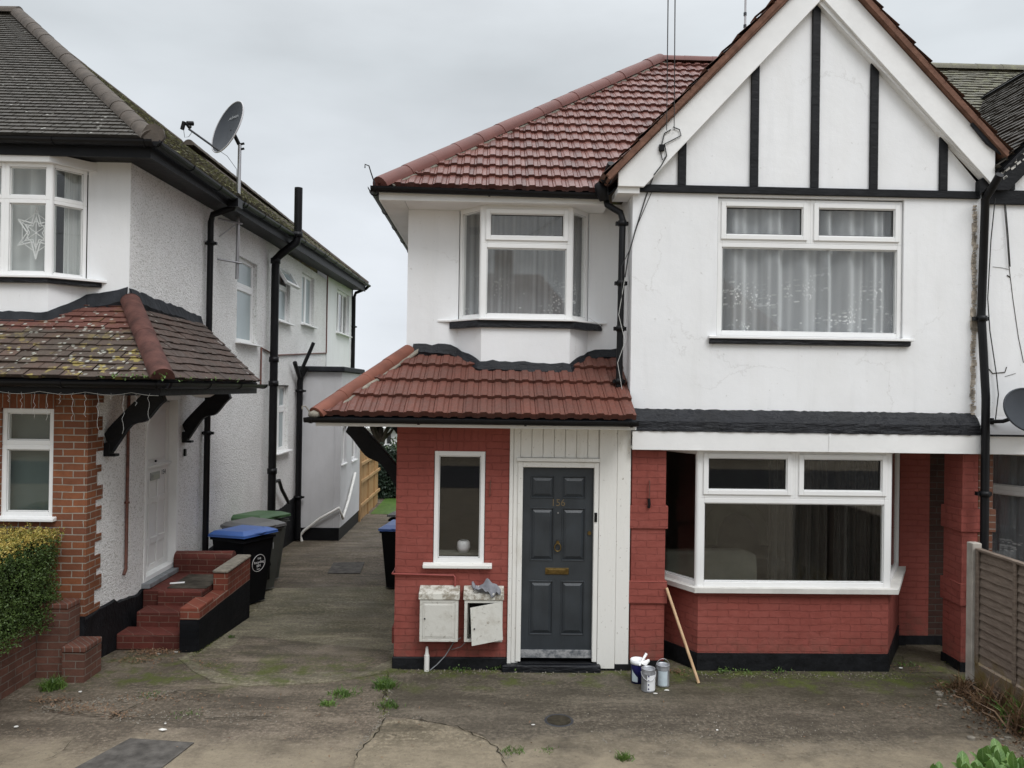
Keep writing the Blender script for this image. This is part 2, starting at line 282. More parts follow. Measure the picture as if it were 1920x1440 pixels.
def veined(name, c1, c2, vein):
    a = Mt(name, c1, .5, .35); uv = a.n('ShaderNodeUVMap'); u, v_, _ = a.sepxyz(uv.outputs[0])
    mid = a.ramp(a.mth('ABSOLUTE', u), .03, .11, 1, 0); sd = a.mth('ABSOLUTE', a.mth('SUBTRACT', a.mth('FRACT', a.mth('ADD', a.mth('MULTIPLY', v_, 7.0), a.mth('MULTIPLY', a.mth('ABSOLUTE', u), -1.6))), .5)); sv = a.mth('MULTIPLY', a.ramp(sd, .03, .11, 1, 0), .45)
    c = a.mix(a.ramp(a.noise(16, 4), .35, .65), c1, c2); c = a.mix(a.mth('MAXIMUM', mid, sv), c, vein); a.col(c)
    a.b.inputs['Transmission Weight'].default_value = 0; tl = a.n('ShaderNodeBsdfTranslucent'); a.l(c, tl.inputs[0]); ms = a.n('ShaderNodeMixShader'); ms.inputs[0].default_value = .22; a.l(a.b.outputs[0], ms.inputs[1]); a.l(tl.outputs[0], ms.inputs[2]); a.l(ms.outputs[0], a.out.inputs[0]); M[name] = a.m
veined('big_leaf', (.135, .235, .050), (.075, .15, .035), (.22, .32, .12))
leafm('grass', (.10, .17, .03), (.05, .10, .02)); leafm('lawn', (.09, .16, .03), (.05, .10, .02)); leafm('ivy', (.03, .05, .03), (.015, .03, .018)); leafm('dry', (.17, .10, .05), (.08, .045, .025)); leafm('litter', (.24, .15, .08), (.10, .05, .03), scale=30)
leafm('tree_leaf', (.07, .11, .03), (.035, .06, .02)); simple('bark', (.05, .04, .03), .9, .1, var=.3, vs=12, bump=.02, bs=20)
leafm('yellow_leaf', (.20, .26, .03), (.10, .17, .03), .45, 14)
a = Mt('new_wood', (.42, .27, .13), .7, .3); a.col(a.mix(a.ramp(a.noise(6, 5, stretch=(8, 8, .6)), .35, .7), (.46, .30, .15), (.34, .20, .09))); M['new_wood'] = a.m
a = Mt('old_wood', (.12, .10, .085), .85, .2); c = a.mix(a.ramp(a.noise(5, 7, .7, stretch=(1, 1, 6)), .3, .7), (.225, .18, .145), (.12, .092, .073)); z = a.sepxyz()[2]
c = a.mix(a.mth('MULTIPLY', a.ramp(z, .28, .42, 1, 0), a.ramp(a.noise(5, 5), .4, .6)), c, (.15, .11, .04)); a.col(c); a.bump(a.noise(7, 6, .6, stretch=(1, 1, 8)), .006); M['old_wood'] = a.m
a = Mt('pole_wood', (.56, .38, .22), .5, .4); a.col(a.mix(a.ramp(a.noise(20, 4, stretch=(1, 1, .1)), .4, .6), (.58, .40, .24), (.48, .32, .18))); M['pole_wood'] = a.m
a = Mt('meter_paint', (.56, .55, .50), .6, .3); n = a.ramp(a.noise(6, 8, .75), .5, .68); n2 = a.ramp(a.noise(17, 6, .7), .60, .68)
c = a.mix(a.mth('MULTIPLY', n, .5), (.60, .59, .54), (.40, .37, .31)); c = a.mix(a.mth('MULTIPLY', n2, .7), c, (.22, .19, .14)); a.col(c); a.bump(a.noise(20, 5), .003); M['meter_paint'] = a.m
a = Mt('meter_top', (.56, .55, .50), .7, .3); n = a.ramp(a.noise(11, 8, .75), .46, .58); c = a.mix(n, (.60, .59, .53), (.27, .24, .19)); a.col(c); M['meter_top'] = a.m
simple('cloth_grey', (.22, .225, .245), .9, .2, var=.15, vs=20); simple('bin_black', (.004, .0045, .006), .5, .18, var=.2); simple('bin_blue', (.05, .12, .36), .4, .5, var=.12); simple('bin_grey', (.13, .13, .128), .5, .4, var=.1); simple('bin_body_grey', (.075, .08, .072), .5, .4, var=.15); simple('bin_green', (.055, .115, .05), .5, .4, var=.12)
simple('can_navy', (.012, .012, .10), .35, .5, var=0); simple('can_white', (.78, .79, .80), .4, .4, var=.03); simple('can_label', (.52, .60, .64), .45, .4, var=.08, vs=20); simple('paint_wet', (.30, .31, .33), .25, .5, var=.2, vs=20)
simple('can_metal', (.36, .37, .39), .42, .5, .5, var=.3, vs=15); simple('plaster_white', (.85, .85, .84), .5, .4, var=.03)
a = Mt('threshold', (.22, .23, .24), .6, .3); a.col(a.mix(a.ramp(a.noise(13, 6, .7), .4, .6), (.34, .34, .34), (.10, .11, .12))); M['threshold'] = a.m
simple('white_door', (.74, .735, .72), .4, .4, var=.03); simple('sofa_cloth', (.20, .205, .165), .9, .1, var=.2); leafm('moss', (.15, .17, .035), (.07, .085, .02), .9); simple('armchair', (.03, .035, .02), .9, .1)

# ---------------------------------------------------------------- mesh builder
def v2(t): return Vector((t[0], t[1], 0))
class Fr:
    """wall frame: a along the wall, b up, c outwards"""
    def __init__(s, p, u, n): s.p = Vector(p); s.u = v2(u).normalized(); s.n = v2(n).normalized()
    def __call__(s, a, b, c=0.0): return s.p + s.u * a + Vector((0, 0, b)) + s.n * c
    def at(s, a, b, c=0.0): return Fr(s(a, b, c), s.u, s.n)
ID = lambda a, b, c=0.0: Vector((a, c, b))
class MB:
    def __init__(s): s.v = []; s.f = []; s.uv = []; s.sm = []
    def add(s, pts, faces, uvs=None, smooth=False):
        k = len(s.v); s.v += [tuple(p) for p in pts]
        for i, f in enumerate(faces):
            s.f.append([k + q for q in f]); s.sm.append(smooth)
            s.uv.append(uvs[i] if uvs else None)
        return s
    def box(s, x0, x1, y0, y1, z0, z1):
        p = [(x, y, z) for x in (x0, x1) for y in (y0, y1) for z in (z0, z1)]
        return s.add(p, [(0, 1, 3, 2), (4, 6, 7, 5), (0, 4, 5, 1), (2, 3, 7, 6), (0, 2, 6, 4), (1, 5, 7, 3)])
    def fbox(s, fr, a0, a1, b0, b1, c0, c1):
        p = [fr(a, b, c) for a in (a0, a1) for c in (c0, c1) for b in (b0, b1)]
        return s.add(p, [(0, 1, 3, 2), (4, 6, 7, 5), (0, 4, 5, 1), (2, 3, 7, 6), (0, 2, 6, 4), (1, 5, 7, 3)])
    def prism(s, pts, d):
        """flat polygon pts (3D) extruded by vector d"""
        n = len(pts); p = [Vector(q) for q in pts]; d = Vector(d)
        return s.add(p + [q + d for q in p], [tuple(range(n))[::-1], tuple(range(n, 2 * n))] + [(i, (i + 1) % n, n + (i + 1) % n, n + i) for i in range(n)])
    def ring(s, fr, a0, a1, b0, b1, w, c0, c1, bev=0):
        s.fbox(fr, a0, a0 + w, b0, b1, c0, c1); s.fbox(fr, a1 - w, a1, b0, b1, c0, c1)
        s.fbox(fr, a0 + w, a1 - w, b0, b0 + w, c0, c1); s.fbox(fr, a0 + w, a1 - w, b1 - w, b1, c0, c1)
        return s
    def frust(s, fr, a0, a1, b0, b1, c0, ins, c1):
        p = [fr(a, b, c0) for a, b in ((a0, b0), (a1, b0), (a1, b1), (a0, b1))] + [fr(a, b, c1) for a, b in ((a0 + ins, b0 + ins), (a1 - ins, b0 + ins), (a1 - ins, b1 - ins), (a0 + ins, b1 - ins))]
        return s.add(p, [(0, 1, 5, 4), (1, 2, 6, 5), (2, 3, 7, 6), (3, 0, 4, 7), (4, 5, 6, 7)])
    def tube(s, pts, r, n=10, cap=True):
        pts = [Vector(p) for p in pts]; rr = r if isinstance(r, (list, tuple)) else [r] * len(pts)
        ring = []; up = Vector((0.13, 0.21, .97)).normalized(); prev = None
        for i, p in enumerate(pts):
            d = (pts[min(i + 1, len(pts) - 1)] - pts[max(i - 1, 0)]).normalized()
            if prev is None:
                a = d.cross(up); a = d.cross(Vector((1, 0, 0))) if a.length < .1 else a
            else: a = prev - d * prev.dot(d)
            a.normalize(); b = d.cross(a); prev = a
            ring.append([p + (a * cos(2 * pi * k / n) + b * sin(2 * pi * k / n)) * rr[i] for k in range(n)])
        P = [q for r_ in ring for q in r_]
        fs = [(i * n + k, i * n + (k + 1) % n, (i + 1) * n + (k + 1) % n, (i + 1) * n + k) for i in range(len(pts) - 1) for k in range(n)]
        s.add(P, fs, smooth=True)
        if cap:
            s.add(ring[0], [tuple(range(n))[::-1]]); s.add(ring[-1], [tuple(range(n))])
        return s
    def lathe(s, c, prof, n=24, smooth=True):
        c = Vector(c); P = []
        for r, z in prof: P += [c + Vector((r * cos(2 * pi * k / n), r * sin(2 * pi * k / n), z)) for k in range(n)]
        return s.add(P, [(i * n + k, i * n + (k + 1) % n, (i + 1) * n + (k + 1) % n, (i + 1) * n + k) for i in range(len(prof) - 1) for k in range(n)], smooth=smooth)
    def build(s, name, mat, parent=None, auto=True):
        me = bpy.data.meshes.new(name); off = Vector((0, 0, 0))
        q = parent
        while q is not None: off += q.location; q = q.parent
        me.from_pydata([tuple(Vector(p) - off) for p in s.v], [], s.f)
        uvl = me.uv_layers.new(name='UVMap')
        i = 0
        for fi, f in enumerate(s.f):
            u = s.uv[fi]
            for k in range(len(f)):
                if u: uvl.data[i].uv = u if not isinstance(u[0], (tuple, list)) else u[k]
                i += 1
        for p, sm in zip(me.polygons, s.sm): p.use_smooth = sm
        mats = mat if isinstance(mat, list) else [mat]
        for x in mats: me.materials.append(M[x])
        o = bpy.data.objects.new(name, me); COL.objects.link(o)
        if parent is not None: o.parent = parent
        return o
def tag(o, label=None, cat=None, group=None, kind=None):
    for k, v in (('label', label), ('category', cat), ('group', group), ('kind', kind)):
        if v: o[k] = v
    return o
def thing(name, label, cat, loc=(0, 0, 0), group=None):
    o = bpy.data.objects.new(name, None); o.empty_display_size = .1; COL.objects.link(o); o.location = loc
    return tag(o, label, cat, group)
def copy_tree(o, parent=None, loc=None):
    c = o.copy(); COL.objects.link(c); c.parent = parent
    if loc is not None: c.location = loc
    for ch in list(o.children): copy_tree(ch, c)
    return c
def bevel(o, w=.004, seg=1):
    b = o.modifiers.new('bevel', 'BEVEL'); b.width = w; b.segments = seg; b.limit_method = 'ANGLE'; b.angle_limit = radians(40); return o
def text(name, body, fr, size, parent, mat, extr=.001, align='CENTER', roll=0.0):
    c = bpy.data.curves.new(name, 'FONT'); c.body = body; c.size = size; c.extrude = extr; c.align_x = align; c.align_y = 'CENTER'
    c.materials.append(M[mat]); o = bpy.data.objects.new(name, c); COL.objects.link(o)
    off = Vector((0, 0, 0)); q = parent
    while q is not None: off += q.location; q = q.parent
    mm = Matrix((fr.u, Vector((0, 0, 1)), fr.n)).transposed().to_4x4() @ Matrix.Rotation(roll, 4, 'Z')
    mm.translation = fr(0, 0, 0) - off; o.parent = parent; o.matrix_local = mm; return o

# wall with rectangular openings
def wall_mesh(mb, fr, w, b0, b1, holes=(), th=.25):
    A = sorted({0.0, w} | {h[0] for h in holes} | {h[2] for h in holes}); B = sorted({b0, b1} | {h[1] for h in holes} | {h[3] for h in holes})
    inside = lambda a, b: any(h[0] < a < h[2] and h[1] < b < h[3] for h in holes)
    for i in range(len(A) - 1):
        for j in range(len(B) - 1):
            if inside((A[i] + A[i + 1]) / 2, (B[j] + B[j + 1]) / 2): continue
            q = [(A[i], B[j]), (A[i + 1], B[j]), (A[i + 1], B[j + 1]), (A[i], B[j + 1])]
            mb.add([fr(a, b, 0) for a, b in q], [(0, 1, 2, 3)]); mb.add([fr(a, b, -th) for a, b in q], [(3, 2, 1, 0)])
    def strip(a0, b0_, a1, b1_): mb.add([fr(a0, b0_, 0), fr(a1, b1_, 0), fr(a1, b1_, -th), fr(a0, b0_, -th)], [(0, 1, 2, 3)])
    for a0, c0, a1, c1 in [(0, b0, w, b1)] + list(holes):
        strip(a0, c0, a1, c0); strip(a0, c1, a1, c1); strip(a0, c0, a0, c1); strip(a1, c0, a1, c1)
    return mb
# window: part with pane / sash / sill children.  cells = (a0,b0,a1,b1,opening)
def window(parent, fr, w, h, cells, glass='glass', sill=None, fw=.035, depth=.06, setback=.03, sw=.05, name='window', open_top=None):
    f = MB(); c1 = -setback; c0 = c1 - depth
    for (a0, b0, a1, b1, op) in cells:
        f.ring(fr, a0, a1, b0, b1, fw, c0, c1)
        f.ring(fr, a0 + fw, a1 - fw, b0 + fw, b1 - fw, .010, c0, c1 - .012)
    fo = bevel(f.build(name, 'upvc', parent), .004)
    for ci, (a0, b0, a1, b1, op) in enumerate(cells):
        i = fw
        if op:
            s_ = MB(); s_.ring(fr, a0 + fw * .7, a1 - fw * .7, b0 + fw * .7, b1 - fw * .7, sw, c1 - .030, c1 + .018)
            s_.ring(fr, a0 + fw * .7 + sw, a1 - fw * .7 - sw, b0 + fw * .7 + sw, b1 - fw * .7 - sw, .010, c1 - .030, c1 + .004)
            bevel(s_.build('sash', 'upvc', fo), .004); i = fw * .7 + sw + .01
        g = MB(); g.ring(fr, a0 + i, a1 - i, b0 + i, b1 - i, .008, c1 - .022, c1 - .014); g.build('gasket', 'gasket', fo)
        p = MB(); p.fbox(fr, a0 + i + .004, a1 - i - .004, b0 + i + .004, b1 - i - .004, c1 - .030, c1 - .024); p.build('pane', glass, fo)
    if sill:
        s_ = MB(); e, pr = sill; s_.prism([fr(-e, -.035, -.02), fr(-e, 0, -.02), fr(-e, -.008, pr), fr(-e, -.035, pr)], fr.u * (w + 2 * e)); bevel(s_.build('sill', 'upvc', fo), .004)
    return fo
def curtain(name, fr, w, h, mat, label, folds=14, amp=.035, seed=1, group=None, z0=0.0, gap=None):
    r = random.Random(seed); nx = int(w * 110); mb = MB(); ph = [r.uniform(0, 6.28) for _ in range(5)]; k = [r.uniform(.7, 1.3) for _ in range(5)]
    pts = []; rows = 7
    for j in range(rows):
        b = z0 + h * j / (rows - 1); q = j / (rows - 1)
        for i in range(nx + 1):
            a = w * i / nx; t = i / nx
            c = amp * (sin(folds * 6.28 * t * k[0] + ph[0] + 1.4 * sin(9 * t + ph[1]) + .35 * q) * .72 + .28 * sin(folds * 1.9 * 6.28 * t * k[1] + ph[2] + 3 * sin(4 * t * k[2] + ph[3]) - .5 * q)) * (.75 + .5 * sin(3.1 * t * 6.28 * k[3] + ph[4]) * (1 - q * .5))
            c = abs(c) ** .8 * (1 if c > 0 else -1) * amp ** .2
            pts.append(fr(a, b, c))
    fs = [(j * (nx + 1) + i, j * (nx + 1) + i + 1, (j + 1) * (nx + 1) + i + 1, (j + 1) * (nx + 1) + i) for j in range(rows - 1) for i in range(nx)]
    mb.add(pts, fs, smooth=True); return tag(mb.build(name, mat), label, 'curtain', group)

# tiled roof plane
def interval(poly, t):
    xs = []
    n = len(poly)
    for i in range(n):
        (s0, t0), (s1, t1) = poly[i], poly[(i + 1) % n]
        if (t0 <= t < t1) or (t1 <= t < t0): xs.append(s0 + (s1 - s0) * (t - t0) / (t1 - t0))
    return (min(xs), max(xs)) if len(xs) >= 2 else None
def tiles(mb, O, S, T, poly, course, tw, prof='flat', lift=.028, jit=.0, seed=3):
    O = Vector(O); S = Vector(S).normalized(); T = Vector(T).normalized(); Nn = S.cross(T).normalized()
    if Nn.z < 0: Nn = -Nn
    r = random.Random(seed); tmax = max(p[1] for p in poly); tmin = min(p[1] for p in poly)
    if prof == 'roll': fr_ = [0, .10, .20, .58, .68, .93, .965]; lift += .005; hh = [0, 0, .013, .015, 0, 0, -.009]   # roll, pan and joint
    elif prof == 'flat': fr_ = [0, .06, .94]; hh = [-.004, 0, 0]
    rows = int(math.ceil((tmax - tmin) / course))
    for k in range(rows):
        t0 = tmin + k * course; t1 = min(t0 + course * 1.12, tmax - 1e-4)
        i0 = interval(poly, t0 + 1e-4); i1 = interval(poly, t1)
        if not i0 or not i1: continue
        lo = min(i0[0], i1[0]); hi = max(i0[1], i1[1]); off = (k % 2) * .5 if prof == 'flat' else (k % 2) * 0
        a = math.floor(lo / tw) - 1; cols = []
        while a * tw < hi + tw:
            jz = r.uniform(-jit, jit); jy = r.uniform(-jit, jit) * 1.5
            for q, (f_, h_) in enumerate(zip(fr_, hh)): cols.append(((a + f_ + off) * tw, h_ + jz, a, jy))
            a += 1
        for c in range(len(cols) - 1):
            (s0, h0, ti, jy), (s1, h1, _, _) = cols[c], cols[c + 1]
            if s1 < lo or s0 > hi: continue
            cb = [min(max(s, i0[0]), i0[1]) for s in (s0, s1)]; ct = [min(max(s, i1[0]), i1[1]) for s in (s0, s1)]
            if cb[1] - cb[0] < 1e-5 and ct[1] - ct[0] < 1e-5: continue
            h1_ = h1 if cols[c + 1][2] == ti else h0 if prof == 'flat' else h1
            pb = [O + S * cb[0] + T * (t0 + jy) + Nn * (lift + h0), O + S * cb[1] + T * (t0 + jy) + Nn * (lift + h1_)]
            pt = [O + S * ct[0] + T * t1 + Nn * h0, O + S * ct[1] + T * t1 + Nn * h1_]
            bt = [O + S * cb[0] + T * (t0 + jy + .004) + Nn * (h0 - .022), O + S * cb[1] + T * (t0 + jy + .004) + Nn * (h1_ - .022)]
            uv = ((s0 + s1) * .5 / tw + .03, k + .5) if prof == 'roll' else (ti + .5, k + .5)
            P = [pb[0], pb[1], pt[1], pt[0], bt[0], bt[1]]
            fc = []
            if cb[1] - cb[0] > 1e-5: fc += [(0, 1, 2, 3) if ct[1] - ct[0] > 1e-5 else (0, 1, 2), (4, 5, 1, 0)]
            else: fc += [(0, 2, 3)]
            mb.add(P, fc, [uv] * len(fc))
    # underlay
    return mb
def under(mb, O, S, T, poly, d=.03, th=.02):
    O = Vector(O); S = Vector(S).normalized(); T = Vector(T).normalized(); Nn = S.cross(T).normalized()
    if Nn.z < 0: Nn = -Nn
    mb.prism([O + S * s + T * t - Nn * d for s, t in poly], -Nn * th)
def ridge(mb, p0, p1, r=.12, seg=.45, flare=.004, n=10, sink=.35):
    p0 = Vector(p0); p1 = Vector(p1); L = (p1 - p0).length; d = (p1 - p0) / L; k = max(1, round(L / seg)); side = d.cross(Vector((0, 0, 1))).normalized(); up = side.cross(d)
    for i in range(k):
        a = p0 + d * (L * i / k); b = p0 + d * (L * (i + 1) / k + .01); jr = random.uniform(-.003, .003)
        P = []
        for pt, rr in ((a, r + flare + jr), (b, r + jr)):
            P += [pt + side * rr * cos(pi * q / n) + up * (rr * sin(pi * q / n) - r * sink) for q in range(n + 1)]
        mb.add(P, [(q, q + 1, n + 2 + q, n + 1 + q) for q in range(n)], smooth=True)
        mb.add([P[q] for q in range(n + 1)] , [tuple(range(n + 1))])
    e = p1; P = [e + side * r * cos(pi * q / n) + up * (r * sin(pi * q / n) - r * sink) for q in range(n + 1)]; mb.add(P, [tuple(range(n + 1))])
    return mb
def gutter(mb, p0, p1, r=.055, n=8):
    """half-round gutter, a closed thick channel"""
    p0 = Vector(p0); p1 = Vector(p1); d = (p1 - p0).normalized(); side = d.cross(Vector((0, 0, 1))).normalized(); up = Vector((0, 0, 1)); P = []
    for pt in (p0, p1):
        P += [pt + side * r * cos(pi + pi * q / n) + up * (r * sin(pi + pi * q / n)) for q in range(n + 1)]
        P += [pt + side * (r - .006) * cos(2 * pi - pi * q / n) + up * ((r - .006) * sin(2 * pi - pi * q / n)) for q in range(n + 1)]
    m2 = 2 * n + 2
    mb.add(P, [(q, (q + 1) % m2, m2 + (q + 1) % m2, m2 + q) for q in range(m2)] + [tuple(range(m2)), tuple(range(m2, 2 * m2))])
    L = (p1 - p0).length
    k = max(1, int(L / .9))
    for i in range(k + 1):
        c = p0 + (p1 - p0) * (i / k * .96 + .02); Q = []
        for off in (-.012, .012):
            Q += [c + d * off + side * (r + .008) * cos(pi + pi * q / n) + up * ((r + .008) * sin(pi + pi * q / n)) for q in range(n + 1)]
        mb.add(Q, [(q, q + 1, n + 2 + q, n + 1 + q) for q in range(n)] + [tuple(range(n + 1)), tuple(range(n + 1, 2 * n + 2))])
    return mb
def downpipe(pts, r, parent, mat='black_plastic', name='downpipe', clips=()):
    mb = MB(); mb.tube(pts, r, 12)
    for (x, y, z) in clips: mb.lathe((x, y, z - .03), [(r * .9, 0), (r * 1.28, 0), (r * 1.28, .06), (r * .9, .06)], 14); mb.box(x - r * 1.9, x + r * 1.9, y, y + .05, z - .02, z + .02)
    return mb.build(name, mat, parent)
def strip_path(mb, pts, w, h, jag=0.0, n=(0, -1)):
    """painted flashing: a thick irregular band on a wall along 3D points"""
    r = random.Random(5); P = []
    for i in range(len(pts) - 1):
        a, b = Vector(pts[i]), Vector(pts[i + 1]); L = (b - a).length; k = max(1, int(L / .07))
        for q in range(k + (i == len(pts) - 2)): P.append(a + (b - a) * (q / k))
    V = []
    for i, p in enumerate(P):
        d = (P[min(i + 1, len(P) - 1)] - P[max(i - 1, 0)]); nn = Vector((d.y, -d.x, 0)); nn = nn.normalized() if nn.length > 1e-6 else Vector((0, -1, 0))
        if nn.dot(v2(n)) < 0: nn = -nn
        up = r.uniform(-jag, jag); dn = r.uniform(-jag, jag)
        V += [p + Vector((0, 0, h + up)), p + nn * w + Vector((0, 0, h + up - .006)), p + nn * (w + .055) + Vector((0, 0, -.055 + dn)), p + nn * (w + .02) + Vector((0, 0, -.13))]
    mb.add(V, [(4 * i + q, 4 * i + (q + 1) % 4, 4 * i + 4 + (q + 1) % 4, 4 * i + 4 + q) for i in range(len(P) - 1) for q in range(4)] + [(0, 1, 2, 3), tuple(len(V) - 4 + q for q in (3, 2, 1, 0))])
    return mb

# ================================================================ SETTING: ground, street, lawn
def sheet(name, poly, mat, dz=0.0, kind='structure', n=None):
    mb = MB(); pts = []
    for x, y in poly: pts.append((x, y, gz(y) + dz))
    mb.add(pts, [tuple(range(len(pts)))]); o = mb.build(name, mat); tag(o, kind=kind); return o
mb = MB(); ys = [-300, -60, -20, -7.5, -3, 0, 2, 4, 5, 6, 7, 8, 8.6, 9.2, 9.8, 10.4, 11, 13, 15, 17, 20, 27, 60, 400]
xs = [-400, -60, -20, -8, -5, -3, -1, 1, 3, 5, 8, 20, 60, 400]
P = [(x, y, gz(y)) for y in ys for x in xs]; nx = len(xs)
mb.add(P, [(j * nx + i, j * nx + i + 1, (j + 1) * nx + i + 1, (j + 1) * nx + i) for j in range(len(ys) - 1) for i in range(nx - 1)])
tag(mb.build('ground', 'concrete'), kind='structure')
def curve_patch(name, px, mat, dz, thick=0.0):
    """laid concrete patch with its own raised edge"""
    pts = [Gp(u, v) for u, v in px]
    out = []
    for i in range(len(pts)):
        a = Vector((*pts[i], 0)); b = Vector((*pts[(i + 1) % len(pts)], 0)); k = max(1, int((b - a).length / .15))
        for q in range(k):
            p = a + (b - a) * (q / k); out.append((p.x + R.uniform(-.012, .012), p.y + R.uniform(-.012, .012)))
    mb = MB(); n = len(out)
    mb.add([(x, y, gz(y) + dz) for x, y in out] + [(x, y, gz(y) - .01) for x, y in out], [tuple(range(n))] + [(i, (i + 1) % n, n + (i + 1) % n, n + i) for i in range(n)])
    return tag(mb.build(name, mat), kind='structure')
curve_patch('drive', [(334, 1236), (360, 1258), (400, 1280), (460, 1287), (540, 1285), (640, 1277), (700, 1267), (745, 1258), (745, 1190), (741, 1100), (470, 1105), (440, 1165), (380, 1215)], 'concrete_drive', .008)
curve_patch('pavement_slab', [(722, 1352), (770, 1352), (860, 1368), (905, 1385), (930, 1405), (948, 1440), (975, 1560), (640, 1560), (668, 1420), (700, 1375)], 'concrete_warm', .014)
curve_patch('forecourt', [(718, 1262), (1830, 1268), (1990, 1470), (2010, 1560), (965, 1560), (950, 1440), (930, 1400), (900, 1378), (850, 1362), (770, 1347), (728, 1345)], 'concrete_dark', .005)
curve_patch('recess_floor', [(1700, 1200), (1762, 1200), (1775, 1262), (1690, 1262)], 'concrete', .011)
# cracks
def crack(px, w=.012, seed=0, dz=.018):
    r = random.Random(seed); pts = [Gp(u, v) for u, v in px]; P = []
    for i in range(len(pts) - 1):
        a, b = Vector(pts[i]), Vector(pts[i + 1]); k = max(1, int((b - a).length / .05))
        for q in range(k): P.append(a + (b - a) * (q / k) + Vector((r.uniform(-.018, .018), r.uniform(-.018, .018))))
    V = []
    for i, p in enumerate(P):
        d = (P[min(i + 1, len(P) - 1)] - P[max(0, i - 1)]).normalized(); ww = w * .62 * r.uniform(.08, 1.25) * (.3 if i in (0, len(P) - 1) else 1)
        V += [(p.x - d.y * ww, p.y + d.x * ww, gz(p.y) + dz), (p.x + d.y * ww, p.y - d.x * ww, gz(p.y) + dz)]
    return V, [(2 * i, 2 * i + 1, 2 * i + 3, 2 * i + 2) for i in range(len(P) - 1)]
mb = MB()
for k, (px, w_) in enumerate([([(722, 1348), (705, 1380), (672, 1412), (660, 1440)], .012), ([(728, 1262), (722, 1300), (718, 1345)], .016),
        ([(75, 1332), (130, 1340), (210, 1346), (255, 1325), (330, 1300), (420, 1292)], .013), ([(330, 1298), (460, 1312), (580, 1318), (700, 1300)], .006),
        ([(210, 1346), (300, 1352), (420, 1350), (520, 1345)], .008), ([(1440, 1262), (1600, 1290), (1700, 1310), (1760, 1330)], .004), ([(560, 1062), (620, 1060), (690, 1062), (742, 1068)], .008),
        ([(470, 1112), (560, 1116), (650, 1118), (740, 1112)], .004), ([(60, 1440), (120, 1410), (150, 1380)], .005), ([(950, 1440), (930, 1402), (860, 1366), (770, 1350)], .012), ([(560, 1285), (680, 1270), (742, 1258)], .006),
        ([(1700, 1212), (1740, 1222), (1790, 1240)], .007), ([(640, 1330), (560, 1336), (470, 1330), (360, 1338)], .006)]):
    V, Fc = crack(px, w_, k); mb.add(V, Fc)
tag(mb.build('pavement', 'crack'), kind='structure').name = 'pavement_cracks'
sheet('lawn', [(-3.2, 20.5), (30, 20.5), (30, 60), (-3.2, 60)], 'lawn', .01)
sheet('road', [(-60, -13), (60, -13), (60, -6.5), (-60, -6.5)], 'asphalt', .004)

# ================================================================ helpers for fitted planes
def plane(c0, c1, pts):
    c0 = Vector(c0); c1 = Vector(c1); S = (c1 - c0).normalized(); nn = S.cross(Vector(pts[2]) - c0).normalized()
    if nn.z < 0: nn = -nn
    T = nn.cross(S)
    if T.z < 0: T = -T
    return c0, S, T, [((Vector(p) - c0).dot(S), (Vector(p) - c0).dot(T)) for p in pts]
def roof_part(parent, name, mat, c0, c1, pts, course, tw, prof='flat', lift=.022, jit=0, seed=1, umat='black_paint', base=True):
    O, S, T, poly = plane(c0, c1, pts)
    mb = MB(); tiles(mb, O, S, T, poly, course, tw, prof, lift, jit, seed); o = mb.build(name, mat, parent)
    if base:
        mb = MB(); under(mb, O, S, T, poly, .045, .03); mb.build('roof_deck', umat, o)
    return o
def room(parent, x0, x1, y0, y1, z0, z1, mat='room_wall', open_='front'):
    mb = MB(); t = .05
    mb.box(x0, x1, y1, y1 + t, z0, z1); mb.box(x0 - t, x0, y0, y1, z0, z1); mb.box(x1, x1 + t, y0, y1, z0, z1); mb.box(x0, x1, y0, y1, z0 - t, z0); mb.box(x0, x1, y0, y1, z1, z1 + t)
    return mb.build('room', mat, parent)
def bracket(parent, fr, reach, drop, t=.075, k=1.0, ex=.82):
    """ogee timber bracket: fr at wall foot, c outward"""
    n = 14; top = []; bot = []
    for i in range(n + 1):
        q = i / n; c = .05 + (reach - .05) * q; b = drop * (q ** ex)
        wob = .035 * sin(q * 2 * pi * 1.0)
        top.append((c - .05, b + .10 * k - wob * .2)); bot.append((c + .03, b - .075 * k + wob * 1.1 - .02 * sin(q * pi * 4)))
    poly = top + bot[::-1]
    mb = MB(); mb.prism([fr(-t / 2, b, max(0, c)) for c, b in poly], fr.u * t)
    mb.fbox(fr, -t / 2 - .01, t / 2 + .01, -.12, .02, 0, .07); mb.fbox(fr, -t / 2 - .006, t / 2 + .006, -.13, -.10, .0, .13)
    return bevel(mb.build('bracket', 'black_paint', parent), .006)
def xz_poly(mb, pts, y0, y1): return mb.prism([(x, y0, z) for x, z in pts], (0, y1 - y0, 0))
FRONT = ((1, 0), (0, -1))

# ================================================================ RED AND WHITE HOUSE
H = thing('house', 'white rendered house with red painted brick below, black timbered gable and red tiled roof', 'house', (1.5, 8.3, 0))
